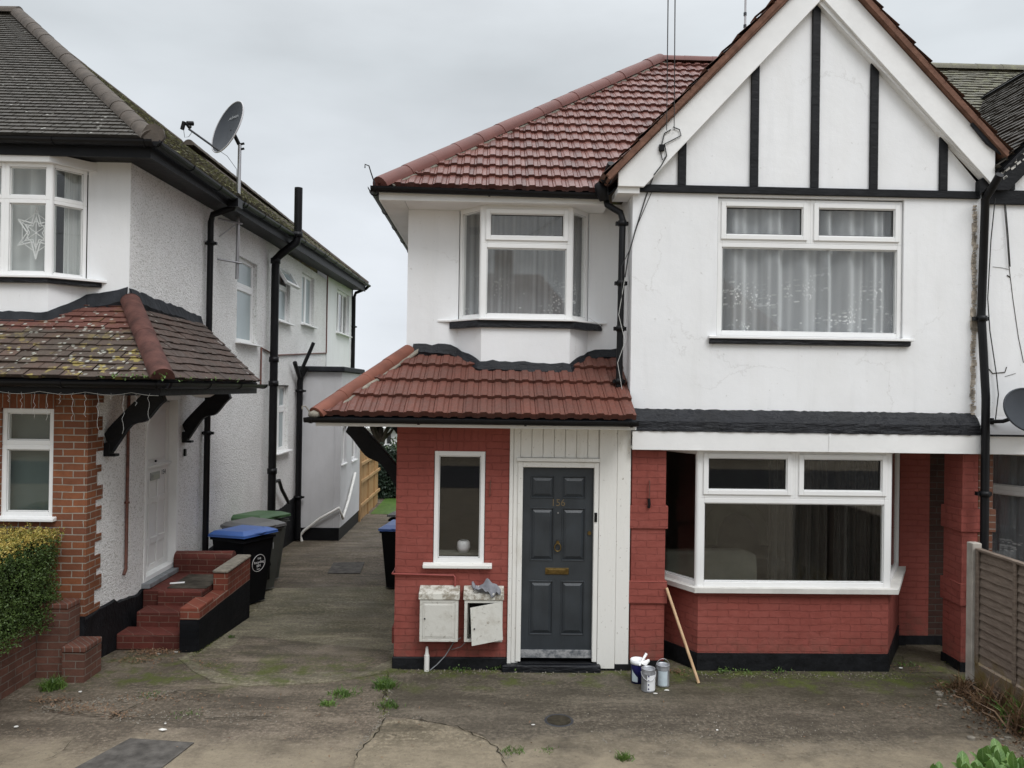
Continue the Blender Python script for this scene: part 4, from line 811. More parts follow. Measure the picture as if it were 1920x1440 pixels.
# paint cans
def can(x, y, r, h, label, kind_):
    t = thing('paint_can', label, 'paint can', (x, y, .006)); c = (x, y, .006)
    if kind_ == 'navy':
        mb = MB(); mb.lathe(c, [(0, .003), (r * .93, .003), (r * .97, h * .82)], 28); mb.build('body', 'can_navy', t)
        mb = MB(); mb.lathe(c, [(r * .975, h * .82), (r * 1.04, h * .83), (r * 1.04, h), (r * .96, h), (r * .94, h * .88), (0, h * .88)], 28); mb.build('rim', 'can_white', t)
        mb = MB(); n = 10; V = []
        for i in range(n + 1):
            an = radians(205 + 55 * i / n)
            for z in (.02, h * .60 - .012 * i * .6): rr = r * (.93 + .04 * z / h) + .0025; V.append((x + rr * cos(an), y + rr * sin(an), z + .006))
        mb.add(V, [(2 * i, 2 * i + 2, 2 * i + 3, 2 * i + 1) for i in range(n)], smooth=True); mb.build('can_front_label', 'can_label', t)
    else:
        mb = MB(); mb.lathe(c, [(0, .002), (r, .002), (r * 1.02, .006), (r, .012), (r, h * .78), (r * 1.015, h * .79), (r, h * .80), (r, h - .008), (r * 1.03, h), (r * .93, h), (r * .91, h - .03)], 28); mb.build('body', 'can_metal', t)
        mb = MB(); mb.lathe(c, [(r * .92, h - .022), (0, h - .024)], 24); mb.build('paint', 'paint_wet', t)
        mb = MB(); n = 12; V = []; a0, a1 = (250, 345) if kind_ == 'front' else (215, 300)
        for i in range(n + 1):
            an = radians(a0 + (a1 - a0) * i / n)
            for z in (.016, h * .76): V.append((x + (r + .002) * cos(an), y + (r + .002) * sin(an), z + .006))
        mb.add(V, [(2 * i, 2 * i + 2, 2 * i + 3, 2 * i + 1) for i in range(n)], smooth=True); mb.build('can_front_label', 'can_white' if kind_ == 'front' else 'can_label', t)
        if kind_ == 'front':
            mb = MB()
            for k in range(4): an = radians(262); p = Vector((x + (r + .0045) * cos(an), y + (r + .0045) * sin(an), .045 + k * .042)); mb.tube([p, p + Vector((cos(an), sin(an), 0)) * .002], .0075, 8)
            mb.build('label_dots', 'can_navy', t)
        mb = MB(); hz = 0.02 if kind_ == 'front' else .085; sg = -1 if kind_ == 'front' else 1
        mb.tube([(x + (r + .006) * cos(a_) , y + .25 * r * sin(a_) * 0 - (.0 if kind_ == 'back' else .0), h - .03 + (hz * sin(a_) if kind_ == 'back' else -.09 * sin(a_)) + .006) if kind_ == 'back' else (x + (r + .006) * cos(a_), y - (r + .008) * sin(a_), h - .03 - .07 * sin(a_)) for a_ in [pi * i / 14 for i in range(15)]], .0032, 6); mb.build('handle', 'steel', t)
    return t
cx_, cy_ = Gp(1197, 1283); can(cx_, cy_ + .05, .073, .235, 'white and navy paint tub with a pale label, leftmost of the three cans', 'navy')
nx_, ny_ = cx_, cy_ + .05
cx_, cy_ = Gp(1217, 1299); can(cx_, cy_ + .05, .068, .225, 'open grey paint can with a white label, standing in front of the other two', 'front')
cx_, cy_ = Gp(1245, 1290); can(cx_, cy_ + .06, .066, .215, 'dull grey metal paint can with its wire handle raised, rightmost of the three cans', 'back')
t = thing('paint_brush', 'white plastic paint scraper lying across the white and navy paint tub', 'scraper', (nx_, ny_, .24))
mb = MB(); p0 = Vector((nx_ + .0, ny_ - .09, .205)); p1 = Vector((nx_ + .085, ny_ - .02, .305)); mb.tube([p0, p0.lerp(p1, .5), p1], [.009, .013, .015], 8); mb.build('handle', 'plaster_white', t)
mb = MB(); mb.prism([Vector((nx_ + .02, ny_ - .10, .225)), Vector((nx_ + .10, ny_ - .07, .245)), Vector((nx_ + .115, ny_ - .05, .235)), Vector((nx_ + .07, ny_ - .09, .205))], (0, .012, .018)); mb.build('blade', 'plaster_white', t)
px0 = Gp(1310, 1283); mb = MB(); top = Vector((1.905, 8.26, .90)); mb.tube([Vector((px0[0], px0[1], .012)), top], .0155, 14); tag(mb.build('wooden_pole', 'pole_wood'), 'pale wooden broom pole leaning against the red brick pillar', 'pole')
# cables on the front
mb = MB()
def wall_line(px, y, r=.006):
    P = []
    for u_, v_ in px:
        yy = y(u_) if callable(y) else y; x, z = Yp(u_, v_, yy); P.append(Vector((x, yy, z)))
    mb.tube(P, r, 6)
wall_line([(1258, 243), (1246, 250), (1238, 282), (1242, 300), (1250, 292), (1246, 270), (1262, 262), (1277, 254), (1274, 243), (1262, 238)], 8.17)
wall_line([(1250, 292), (1240, 310), (1226, 328)], 8.175); wall_line([(1226, 328), (1210, 372), (1192, 430), (1178, 480), (1172, 520)], 8.285, .007); wall_line([(1222, 360), (1196, 420), (1180, 470), (1165, 500), (1166, 560)], 8.28, .004)
tag(mb.build('telephone_cable', 'cable'), 'thin black telephone cable looping off the left bargeboard and down the white gable wall', 'cable')
mb = MB(); wall_line([(1172, 520), (1160, 590), (1172, 640), (1158, 680), (1168, 740), (1176, 770)], 8.33, .0035); wall_line([(1104, 596), (1128, 612), (1131, 622)], 8.8, .003); tag(mb.build('aerial_cable', 'cable_white'), 'thin pale aerial cable straggling beside the black downpipe over the small tiled roof', 'cable')
mb = MB(); x, z = Yp(1240, 278, 8.18); mb.box(x - .028, x + .028, 8.15, 8.184, z - .035, z + .035); tag(bevel(mb.build('junction_box', 'black_plastic'), .004), 'small square black junction box on the left white bargeboard', 'junction box')
G2 = 'overhead telephone wires to the gable'
for u_, lab in ((1250, 'left of the two thin overhead wires running up from the bargeboard'), (1264, 'right of the two thin overhead wires running up from the bargeboard')):
    x, z = Yp(u_, 244, 8.17); A3 = Vector((x, 8.17, z)); k = ray(1256 if u_ == 1250 else 1268, -300); B3 = EYE + k * (4 / k.y); d = (B3 - A3)
    mb = MB(); E3 = A3 + d * 5.4
    mb.tube([A3.lerp(E3, i / 20) for i in range(21)], .0045, 5); tag(mb.build('overhead_wire', 'cable'), lab, 'overhead wire', G2)
PE = A3 + d * 5.4
t = thing('telegraph_pole', 'tall brown timber telegraph pole across the street carrying the overhead wires', 'telegraph pole', (PE.x, PE.y - .12, 0))
mb = MB(); mb.tube([(PE.x, PE.y - .12, -.3), (PE.x, PE.y - .12, PE.z + .5)], [.15, .10], 14); mb.build('pole', 'bark', t); mb = MB(); mb.tube([(PE.x - .3, PE.y - .06, PE.z), (PE.x + .3, PE.y - .06, PE.z)], .05, 6); mb.build('cross_arm', 'bark', t)
x, z = Yp(1397, 30, 12.5); t = thing('aerial_mast', 'thin pinkish metal aerial mast rising behind the gable roof', 'aerial mast', (x, 12.5, 8.3))
mb = MB(); mb.tube([(x, 12.5, 8.2), (x + .01, 12.5, 11.2)], .018, 8); mb.build('mast', 'dish_rim', t); mb = MB(); 
for zz in (8.85, 9.0, 9.2): mb.tube([(x, 12.5, zz), (x, 12.5, zz + .05)], .026, 8)
mb.build('mast_clamp', 'iron', t)
# inside the bay room
t = thing('bucket', 'white plastic bucket standing inside the big ground floor bay window', 'bucket', (4.05, 8.95, .15)); mb = MB(); mb.lathe((4.05, 8.95, .15), [(0, 0), (.12, 0), (.15, .58), (.16, .585), (.16, .61), (.145, .61), (.13, .3)], 24); mb.build('body', 'can_white', t); mb = MB(); mb.lathe((4.05, 8.95, .15), [(.142, .55), (0, .55)], 24); mb.build('paint', 'paint_wet', t)
t = thing('armchair', 'dark round backed armchair inside the big ground floor bay window', 'armchair', (3.0, 9.9, .15))
mb = MB(); mb.lathe((3.0, 9.9, .15), [(0, .0), (.42, 0), (.45, .42), (.38, .46), (0, .46)], 24); mb.build('seat', 'armchair', t)
mb = MB(); P = [Vector((3.25 + .36 * cos(a_), 10.0 + .2 * sin(a_), 1.02 + .50 * sin(a_ * 1.0))) for a_ in [pi * i / 16 for i in range(17)]]; mb.tube(P, [.07 + .05 * sin(pi * i / 16) for i in range(17)], 10); mb.build('backrest', 'armchair', t)
t = thing('sofa', 'pale greenish sofa standing inside the big ground floor bay window', 'sofa', (2.85, 9.5, .15)); mb = MB(); mb.box(2.25, 3.35, 9.15, 9.65, .16, .62); bevel(mb.build('seat', 'sofa_cloth', t), .06, 3); mb = MB(); mb.prism([(2.2, 9.66, .16), (3.42, 9.66, .16), (3.38, 9.66, .96), (3.2, 9.66, 1.02), (2.2, 9.66, 1.0)], (0, .2, .0)); bevel(mb.build('backrest', 'sofa_cloth', t), .05, 3)
for k, (x, lab) in enumerate(((3.55, 'long dark grey curtain drawn to the middle of the big bay window room'), (4.4, 'long pale curtain hanging near the right end of the big bay window room'))):
    curtain('long_curtain', seg_fr((x, 9.75), (x + .75, 9.75), .2)[0], 0.75, 2.15, 'drape_dark', lab, 5, .05, 20 + k)
o = None
mb = MB(); mb.lathe((-.30, 8.62, 1.19), [(0, 0), (.055, 0), (.075, .05), (.07, .11), (.05, .13)], 16); tag(mb.build('vase', 'can_white'), 'small pale pot standing inside the narrow window over the meter boxes', 'pot')
mb = MB(); mb.box(-.62, -.05, 8.54, 8.72, 1.17, 1.19); mb.build('window_board', 'room_wall', H)

# ================================================================ LEFT HOUSE
L = thing('house', 'pebbledashed white house with raw brick bay, lichen spotted tiled canopy and dark tiled roof', 'house', (-4.3, 8.3, 0))
SX = -4.27
SIDE = ((0, 1), (1, 0))
# brick front and toothed return
frLF = Fr((-9.0, 8.22, 0), *FRONT)
wx0 = -5.16 + 9.0
mb = MB(); wall_mesh(mb, frLF, 4.727, .0, 3.0, [(wx0, 1.60, wx0 + .545, 2.74)], .22)
frS = Fr((SX, 8.22, 0), *SIDE)
k = 0; z = .555
while z < 3.0:
    wd = (.30, .19, .33, .22)[(k // 1) % 4] + R.uniform(-.015, .015); hh = .075 * (2 if k % 3 else 1); hh = min(hh, 3.0 - z); mb.fbox(frS, -.0, wd, z, z + hh, .0, .012); z += hh; k += 1
mb.build('wall', 'raw_brick', L)
mb = MB(); mb.fbox(frLF, wx0 - .12, wx0 + .56, 2.745, 2.99, 0, .006); mb.build('lintel', 'raw_soldier', L)
wl = window(L, Fr((-5.16, 8.22, 1.60), *FRONT), .545, 1.14, [(0, 0, .545, .755, False), (0, .755, .545, 1.14, False)], fw=.05, setback=.02)
mb = MB(); mb.prism([(-5.2, 8.24, 1.56), (-5.2, 8.24, 1.61), (-5.2, 8.15, 1.59), (-5.2, 8.15, 1.56)], (.63, 0, 0)); bevel(mb.build('sill', 'upvc', wl), .004)
room(L, -7.0, -4.55, 8.5, 10.5, .3, 2.9, 'room_wall')
simple('blind', (.085, .115, .105), .6, .3, var=.12, vs=2)
mb = MB(); mb.box(-5.2, -4.56, 8.36, 8.37, 1.55, 2.8); tag(mb.build('roller_blind', 'blind'), 'grey green roller blind drawn down inside the brick bay window on the left', 'blind')
# side wall pebbledash and smooth rear
holes = [(9.63, .56, 10.55, 2.80), (12.88, 3.74, 13.95, 5.18), (15.22, 4.30, 16.2, 5.38), (17.2, 4.40, 18.36, 5.55), (15.22, 1.68, 16.2, 3.02)]
off = 8.225
mb = MB(); wall_mesh(mb, Fr((SX, off, 0), *SIDE), 19.75 - off, .4, 3.0, [(a - off, b, c - off, min(d, 3.0)) for a, b, c, d in holes if b < 3], .25)
off = 9.105; wall_mesh(mb, Fr((SX, off, 0), *SIDE), 19.75 - off, 3.0, 5.72, [(a - off, max(b, 3.0), c - off, d) for a, b, c, d in holes if d > 3], .25)
mb.build('side_wall', 'pebbledash', L)
mb = MB(); wall_mesh(mb, Fr((SX, 19.755, 0), *SIDE), 3.6, -.4, 6.0, [(21.0 - 19.755, 4.48, 22.8 - 19.755, 5.68)], .25); mb.box(-9, SX, 23.2, 23.4, -.4, 6.0); mb.build('rear_wall', 'render', L)
mb = MB(); mb.fbox(Fr((SX, 19.75, 0), *SIDE), -.05, .0, 3.5, 5.95, 0, .02); mb.build('corner_strip', 'render_dull', L)
# plinth with its ragged paint line
mb = MB(); n = 120; V = []
for i in range(n + 1):
    y = 8.215 + (16.9 - 8.215) * i / n; zt = .535 + .035 * sin(y * 3.1) + R.uniform(-.008, .008) + (.02 if y > 10.8 else 0) - (.03 if 8.9 < y < 9.5 else 0)
    V += [(SX + .018, y, -.5), (SX + .022, y, zt - .02), (SX, y, zt), (SX - .05, y, -.5)]
mb.add(V, [(4 * i + q, 4 * i + (q + 1) % 4, 4 * i + 4 + (q + 1) % 4, 4 * i + 4 + q) for i in range(n) for q in range(4)]); mb.box(SX - .3, SX + .019, 8.205, 8.219, -.1, .56); mb.build('plinth', 'plinth_black', L)
# upper front with bay
frLU = Fr((-9.0, 9.1, 0), *FRONT)
mb = MB(); wall_mesh(mb, frLU, 4.727, 3.3, 5.75, [(1.6, 3.3, 4.24, 5.52)], .22);
mb.build('wall', 'render', L)
LA, LB_, LC, LD = (-7.2, 9.1), (-7.0, 8.78), (-5.02, 8.78), (-4.76, 9.1)
mb = MB(); mb.prism([(x, y, 3.4) for x, y in (LA, LB_, LC, LD, (-4.76, 9.25), (-7.2, 9.25))], (0, 0, .80)); mb.build('bay_apron', 'render', L)
mb = MB(); mb.prism([(x, y, 5.485) for x, y in ((-7.3, 9.1), (-7.05, 8.72), (-5.0, 8.72), (-4.66, 9.1), (-4.66, 9.25), (-7.3, 9.25))], (0, 0, .10)); mb.build('bay_head', 'white_paint', L)
fr, l = seg_fr(LB_, LC, 4.215); cw = l / 4
window(L, fr, l, 1.27, [(i * cw, z0, (i + 1) * cw, z1, False) for i in range(4) for z0, z1 in ((0, .86), (.86, 1.27))], fw=.045, setback=0)
fr, l = seg_fr(LC, LD, 4.215); window(L, fr, l, 1.27, [(.01, 0, l - .01, .86, False), (.01, .86, l - .01, 1.27, False)], fw=.04, setback=0)
fr, l = seg_fr(LA, LB_, 4.215); window(L, fr, l, 1.27, [(.01, 0, l - .01, .86, False), (.01, .86, l - .01, 1.27, False)], fw=.04, setback=0)
mb = MB(); mb.tube([(LC[0], LC[1] + .03, 4.215), (LC[0], LC[1] + .03, 5.485)], .03, 8); mb.build('bay_post', 'upvc', L)
mb = MB(); mb.prism([(x, y, 4.185) for x, y in ((-7.3, 9.1), (-7.05, 8.70), (-4.98, 8.70), (-4.60, 9.02), (-4.52, 9.1))], (0, 0, .03)); bevel(mb.build('sill', 'upvc', L), .004)
mb = MB(); mb.prism([(x, y, 4.13) for x, y in ((-7.3, 9.1), (-7.05, 8.72), (-5.0, 8.72), (-4.62, 9.04), (-4.58, 9.1))], (0, 0, .054)); bevel(mb.build('sill_band', 'bitumen', L), .005)
room(L, -7.3, -4.5, 9.33, 11.5, 3.6, 5.6, 'room_wall')
curtain('net_curtain', seg_fr((-7.0, 9.0), (-5.05, 9.0), 4.15)[0], 1.95, 1.38, 'net_left', 'patterned net curtain in the left house upstairs bay window', 8, .035, 3)
curtain('net_curtain', seg_fr((-4.99, 9.02), (-4.80, 9.2), 4.15)[0], .24, 1.38, 'net_left', 'short net curtain in the angled side of the left house upstairs bay window', 3, .015, 5)
# star decoration
mb = MB(); sc = Vector((-5.235, 8.90, 4.72))
for k in range(6):
    a0 = radians(90 + 60 * k); tip = sc + Vector((cos(a0) * .235, 0, sin(a0) * .30))
    for s_ in (-1, 1):
        b0 = a0 + s_ * radians(30); q = sc + Vector((cos(b0) * .10, 0, sin(b0) * .125)); mb.tube([tip, q], .008, 5); mb.tube([sc + (tip - sc) * .62, sc + (q - sc) * .7], .005, 5)
    mb.tube([sc, tip], .004, 5)
for q in (.45, .75):
    mb.tube([sc + Vector((cos(radians(30 + 60 * k)) * .12 * q * 2, 0, sin(radians(30 + 60 * k)) * .15 * q * 2)) for k in range(7)], .005, 5)
tag(mb.build('star_decoration', 'plaster_white'), 'large white lace star hanging in the left house upstairs bay window', 'decoration')
# roofs
e0 = (-3.85, 8.69, 5.78); eb = (-3.85, 17.6, 6.0); apx = (-7.78, 12.62, 8.97)
roof_part(L, 'roof', 'dark_tile', (-12, 8.69, 5.78), e0, [(-12, 8.69, 5.78), e0, apx, (-12, 12.62, 8.97)], .105, .165, 'flat', .018, .0012, umat='black_paint')
roof_part(L, 'roof', 'mossy_tile', e0, eb, [e0, eb, apx], .105, .165, 'flat', .02, .004)
mb = MB(); mb.prism([(-12, 12.62, 8.90), apx, (-3.9, 17.6, 5.93), (-12, 17.6, 5.93)], (0, 0, -.05)); mb.build('rear_slope', 'mossy_tile', L)
roof_part(L, 'rear_roof', 'mossy_tile', (-3.85, 17.0, 5.985), (-3.85, 23.3, 6.12), [(-3.85, 17.0, 5.985), (-3.85, 23.3, 6.12), (-5.75, 21.3, 7.55), (-5.75, 14.5, 7.5)], .10, .165, 'flat', .014, .006)
mb = MB(); mb.prism([(-3.87, 23.3, 6.08), (-5.75, 21.3, 7.5), (-8, 21.3, 7.5), (-8, 23.3, 6.08)], (0, 0, -.05)); mb.build('rear_slope', 'mossy_tile', L)
mb = MB(); ridge(mb, e0, (apx[0], apx[1], apx[2] + .03), .115, .38); mb.tube([Vector(e0) + Vector((.02, .02, .02)), Vector(e0) + Vector((.03, -.04, .02))], .12, 8); mb.build('hip_ridge', 'ridge_dull', L)
mb = MB(); ridge(mb, (apx[0] + .05, apx[1], apx[2] + .02), (-12, 12.62, 8.99), .13, .38); ridge(mb, eb, apx, .05, .38); ridge(mb, (-5.75, 14.5, 7.52), (-5.75, 21.3, 7.57), .10, .38); ridge(mb, (-3.85, 23.3, 6.13), (-5.75, 21.3, 7.57), .10, .38); mb.build('ridge', 'ridge_dull', L)
mb = MB(); gutter(mb, (-9, 8.62, 5.715), (-3.80, 8.62, 5.715), .062); gutter(mb, (-3.79, 8.60, 5.72), (-3.79, 11.6, 5.735), .062); gutter(mb, (-3.79, 11.6, 5.75), (-3.79, 17.2, 5.95), .058); gutter(mb, (-3.79, 17.2, 5.94), (-3.79, 23.4, 6.07), .055); mb.build('gutter', 'black_plastic', L)
mb = MB(); mb.box(-9, -3.90, 8.70, 8.73, 5.55, 5.74); mb.prism([(-3.90, 8.70, 5.55), (-3.90, 23.2, 5.86), (-3.90, 23.2, 6.06), (-3.90, 8.70, 5.74)], (.03, 0, 0)); mb.box(-9, -3.9, 8.731, 9.1, 5.60, 5.62); mb.prism([(-4.27, 9.1, 5.60), (-3.90, 9.1, 5.60), (-3.90, 23.2, 5.90), (-4.27, 23.2, 5.90)], (0, 0, .02)); mb.build('fascia', 'black_paint', L)
# canopy
k0 = (-3.30, 7.78, 3.075); kt = (-4.255, 9.1, 3.94)
roof_part(L, 'canopy_roof', 'left_canopy_tile', (-9.0, 7.78, 3.075), k0, [(-9.0, 7.78, 3.075), k0, kt, (-9.0, 9.1, 3.94)], .125, .18, 'flat', .018, .006)
roof_part(L, 'canopy_roof', 'left_canopy_side', k0, (-3.30, 10.98, 3.075), [k0, (-3.30, 10.98, 3.075), (-4.262, 11.25, 3.94), kt], .125, .18, 'flat', .018, .005)
mb = MB(); ridge(mb, (k0[0] - .0, k0[1], k0[2] + .02), (kt[0] + .02, kt[1] - .02, kt[2] + .05), .115, .95, sink=.25); mb.build('hip_ridge', 'ridge_red_old', L)
mb = MB(); strip_path(mb, [(-9, 8.775, 3.70), (-5.02, 8.775, 3.70), (-4.76, 9.095, 3.93), (-4.40, 9.095, 4.0), (-4.28, 9.095, 4.03)], .02, .11, .008)
strip_path(mb, [(SX, 9.1, 4.03), (SX, 9.35, 4.02), (SX, 9.8, 3.99), (SX, 10.6, 3.96), (SX, 11.28, 3.90)], .02, .10, .012, (1, 0)); mb.build('flashing', 'bitumen_matt', L)
mb = MB(); gutter(mb, (-9, 7.72, 3.03), (-3.22, 7.72, 3.03), .058); gutter(mb, (-3.25, 7.68, 3.03), (-3.25, 11.02, 3.03), .058); mb.build('gutter', 'black_plastic', L)
mb = MB(); mb.box(-9, -3.33, 7.79, 7.82, 2.90, 3.03); mb.box(-3.36, -3.33, 7.82, 10.95, 2.90, 3.03); mb.build('fascia', 'black_paint', L)
mb = MB(); mb.box(-9, -3.36, 7.82, 8.22, 2.965, 2.98); mb.box(SX, -3.36, 8.22, 10.95, 2.965, 2.98); mb.build('soffit', 'render', L)
for y in (8.62, 10.75): bracket(L, Fr((SX, y, 2.34), *SIDE), .62, .58, .09, 1.15)
mb = MB(); mb.lathe((-3.85, 10.3, 2.84), [(0, 0), (.10, .01), (.16, .05), (.17, .09), (.13, .12), (0, .122)], 20); mb.build('porch_light', 'white_paint', L)
# pipes
downpipe([(-3.79, 11.3, 5.68), (-3.82, 11.3, 5.60), (-4.16, 11.42, 5.52), (-4.19, 11.43, 5.4), (-4.19, 11.43, .5)], .045, L, clips=[(-4.19, 11.43, 5.1), (-4.19, 11.43, 2.3)])
mb = MB(); mb.box(-3.86, -3.72, 11.2, 11.4, 5.60, 5.72); mb.build('gutter_outlet', 'black_plastic', L)
mb = MB(); mb.tube([(-3.72, 14.6, 6.75), (-3.72, 14.6, 5.85), (-3.74, 14.6, 5.72), (-4.02, 14.6, 5.50), (-4.12, 14.6, 5.40), (-4.13, 14.6, 5.2), (-4.13, 14.6, .45)], .075, 14)
for z in (5.86, 5.36, 3.5, 3.05, 1.4): mb.lathe(((-3.72 if z > 5.8 else -4.13), 14.6, z - .05), [(.07, 0), (.092, 0), (.092, .10), (.07, .10)], 14)
mb.build('soil_pipe', 'black_plastic', L)
downpipe([(-3.79, 23.2, 6.02), (-3.85, 23.2, 5.95), (-4.16, 23.22, 5.82), (-4.2, 23.22, 5.7), (-4.2, 23.22, -.3)], .045, L, clips=[(-4.2, 23.22, 4.8)])
downpipe([(-3.35, 16.78, 3.32), (-3.45, 16.78, 3.25), (-4.0, 16.75, 3.22), (-4.15, 16.75, 3.1), (-4.15, 16.75, -.3)], .06, L, clips=[(-4.15, 16.75, 2.9)]) if False else downpipe([(-4.05, 16.78, 3.42), (-4.15, 16.75, 3.22), (-4.17, 16.75, 3.1), (-4.17, 16.75, -.3)], .065, L, clips=[(-4.17, 16.75, 2.9), (-4.17, 16.75, .6)])
mb = MB(); mb.tube([(-4.17, 16.7, 3.2), (-4.16, 16.3, 3.45), (-4.16, 16.25, 3.5)], .045, 10); mb.build('waste_pipe', 'black_plastic', L); mb = MB(); mb.tube([(-4.15, 16.7, 3.3), (-3.95, 16.75, 3.8), (-3.9, 16.78, 3.95)], .04, 10); mb.build('waste_pipe', 'black_plastic', L); mb = MB(); mb.tube([(-4.18, 16.0, .6), (-4.16, 15.4, .95), (-4.16, 15.2, 1.15), (-4.2, 14.95, 1.15)], .035, 8); mb.build('waste_pipe', 'black_plastic', L)
mb = MB(); mb.tube([(SX + .03, 9.08, 2.96), (SX + .03, 9.08, .86), (SX + .03, 9.03, .80)], .018, 8); mb.lathe((SX + .03, 9.08, 1.62), [(.018, 0), (.03, .0), (.03, .02), (.018, .02)], 8); mb.build('overflow_pipe', 'rust', L)
mb = MB(); mb.tube([(SX + .02, 19.7, 5.9), (SX + .02, 19.7, 3.85), (SX + .02, 15.1, 3.60), (SX + .02, 14.2, 3.70), (SX + .02, 14.2, 2.95)], .016, 6); mb.build('conduit', 'rust', L)
# side windows
def sw(y0, z0, y1, z1, cells, glass='frosted_glass'): return window(L, Fr((SX, y0, z0), *SIDE), y1 - y0, z1 - z0, cells, glass=glass, fw=.06, setback=.07, sill=(.06, .10))
sw(12.88, 3.74, 13.95, 5.18, [(0, 0, 1.07, .95, False), (0, .95, 1.07, 1.44, False)])
w2 = sw(15.22, 4.30, 16.2, 5.38, [(0, 0, .98, .72, False)])
fr = Fr((SX, 15.22, 5.36), *SIDE); mb = MB(); th_ = radians(32)
def OP(a, b, c=0): return fr(a, -b * cos(th_) - c * sin(th_) * 0, -.05 + b * sin(th_) + c)
for (a0, a1, b0, b1) in ((0, .98, 0, .06), (0, .98, .34, .40), (0, .06, .06, .34), (.92, .98, .06, .34)): mb.prism([OP(a0, b0), OP(a1, b0), OP(a1, b1), OP(a0, b1)], fr.n * .045 + Vector((0, 0, .03)))
so_ = mb.build('sash', 'upvc', w2); mb = MB(); mb.prism([OP(.06, .06), OP(.92, .06), OP(.92, .34), OP(.06, .34)], fr.n * .008); mb.build('pane', 'frosted_glass', so_)
mb = MB(); mb.fbox(Fr((SX, 15.22, 4.3), *SIDE), 0, .98, .72, .76, -.13, -.07); mb.fbox(Fr((SX, 15.22, 4.3), *SIDE), .0, .05, .76, 1.08, -.13, -.07); mb.fbox(Fr((SX, 15.22, 4.3), *SIDE), .93, .98, .76, 1.08, -.13, -.07); mb.build('window_frame', 'upvc', w2)
sw(17.2, 4.40, 18.36, 5.55, [(0, 0, .58, 1.15, False), (.58, 0, 1.16, 1.15, False)])
sw(15.22, 1.68, 16.2, 3.02, [(0, 0, .49, .85, False), (.49, 0, .98, .85, False), (0, .85, .49, 1.34, False), (.49, .85, .98, 1.34, False)])
w4 = sw(21.0, 4.48, 22.8, 5.68, [(0, 0, .6, 1.2, False), (.6, 0, 1.2, 1.2, False), (1.2, 0, 1.8, 1.2, False)], 'glass')
mb = MB(); mb.box(SX - 1.2, SX - .26, 12.4, 23.0, 1.4, 5.75); mb.build('room', 'room_dark', L)
# side door
frd = Fr((SX, 9.655, .575), *SIDE)
mb = MB(); mb.fbox(frd, .0, .87, 0, 2.2, -.15, -.11)
Wd = .87
cs = [(.10, .28), (.345, .525), (.59, .77)]; rs = [(.12, .38), (.46, .90), (.98, 1.22)]
mb.fbox(frd, 0, .10, 0, 1.33, -.11, -.095); mb.fbox(frd, .77, Wd, 0, 1.33, -.11, -.095); mb.fbox(frd, .28, .345, 0, 1.33, -.11, -.095); mb.fbox(frd, .525, .59, 0, 1.33, -.11, -.095)
for a0, a1 in cs:
    for b0, b1 in ((0, .12), (.38, .46), (.90, .98), (1.22, 1.33)): mb.fbox(frd, a0, a1, b0, b1, -.11, -.095)
mb.ring(frd, 0, Wd, 1.33, 2.2, .09, -.11, -.095); mb.fbox(frd, .0, Wd, 1.36, 1.40, -.095, -.06)
d2 = bevel(mb.build('door', 'white_door', L), .004)
mb = MB(); mb.frust(frd, .11, Wd - .11, 1.45, 2.09, -.109, .03, -.098); mb.build('door_panel', 'white_door', d2)
mb = MB(); mb.fbox(frd, .30, .56, 1.20, 1.30, -.095, -.08); mb.fbox(frd, .34, .52, 1.225, 1.275, -.08, -.07); mb.build('letterbox', 'steel', d2)
text('door_number', '154', frd.at(.70, 1.27, -.094), .09, d2, 'iron', .002)
mb = MB(); mb.tube([frd(.44, 1.44, -.095), frd(.44, 1.44, -.075)], .015, 8); mb.build('knocker', 'iron', d2)
mb = MB(); mb.ring(Fr((SX, 9.59, .56), *SIDE), 0, 1.0, 0, 2.30, .06, -.14, .012); bevel(mb.build('door_frame', 'white_paint', L), .004)
mb = MB(); mb.box(SX - .15, SX + .10, 9.55, 10.66, .50, .56); bevel(mb.build('threshold', 'lead_grey', L), .006)
mb = MB(); mb.box(SX + .01, SX + .035, 10.75, 10.79, 2.02, 2.12); mb.build('doorbell', 'black_plastic', L)
# rear extension
mb = MB(); wall_mesh(mb, Fr((SX, 16.9, 0), (1, 0), (0, -1)), .97, -.08, 3.32, [], .2); wall_mesh(mb, Fr((-3.298, 16.904, 0), *SIDE), 2.45, -.08, 3.32, [(.10, 1.30, .62, 2.12), (1.32, 1.26, 1.95, 2.0)], .2); mb.box(-4.2, -3.31, 19.2, 19.35, -.08, 3.32)
ext = mb.build('extension', 'render_dull', L)
mb = MB(); mb.box(-3.98, -3.965, 16.885, 16.898, -.05, 3.3) if False else None; mb.box(-3.44, -3.425, 16.888, 16.9, -.08, 3.3); mb.build('cover_strip', 'render_dull', ext)
mb = MB(); mb.box(-4.26, -3.22, 16.78, 19.45, 3.325, 3.44); bevel(mb.build('flat_roof', 'bitumen_matt', ext), .02)
mb = MB(); mb.box(-4.26, -3.31, 16.88, 19.34, -.6, -.085); mb.build('plinth', 'black_paint', ext)
window(L, Fr((-3.3, 17.0, 1.30), *SIDE), .52, .82, [(0, 0, .52, .82, False)], fw=.05, setback=.04, sill=(.02, .04)); window(L, Fr((-3.3, 18.22, 1.26), *SIDE), .63, .74, [(0, 0, .63, .74, False)], fw=.05, setback=.04, sill=(.02, .04))
mb = MB(); P = [Vector((*Yp(u_, v_, 16.80)[:1], 16.80, Yp(u_, v_, 16.80)[1])) for u_, v_ in ((566, 1015), (563, 1004), (570, 995), (600, 972), (636, 952))] 
P += [Vector((-3.24, 16.95, .12)), Vector((-3.24, 17.6, .42)), Vector((-3.24, 18.4, .95))]
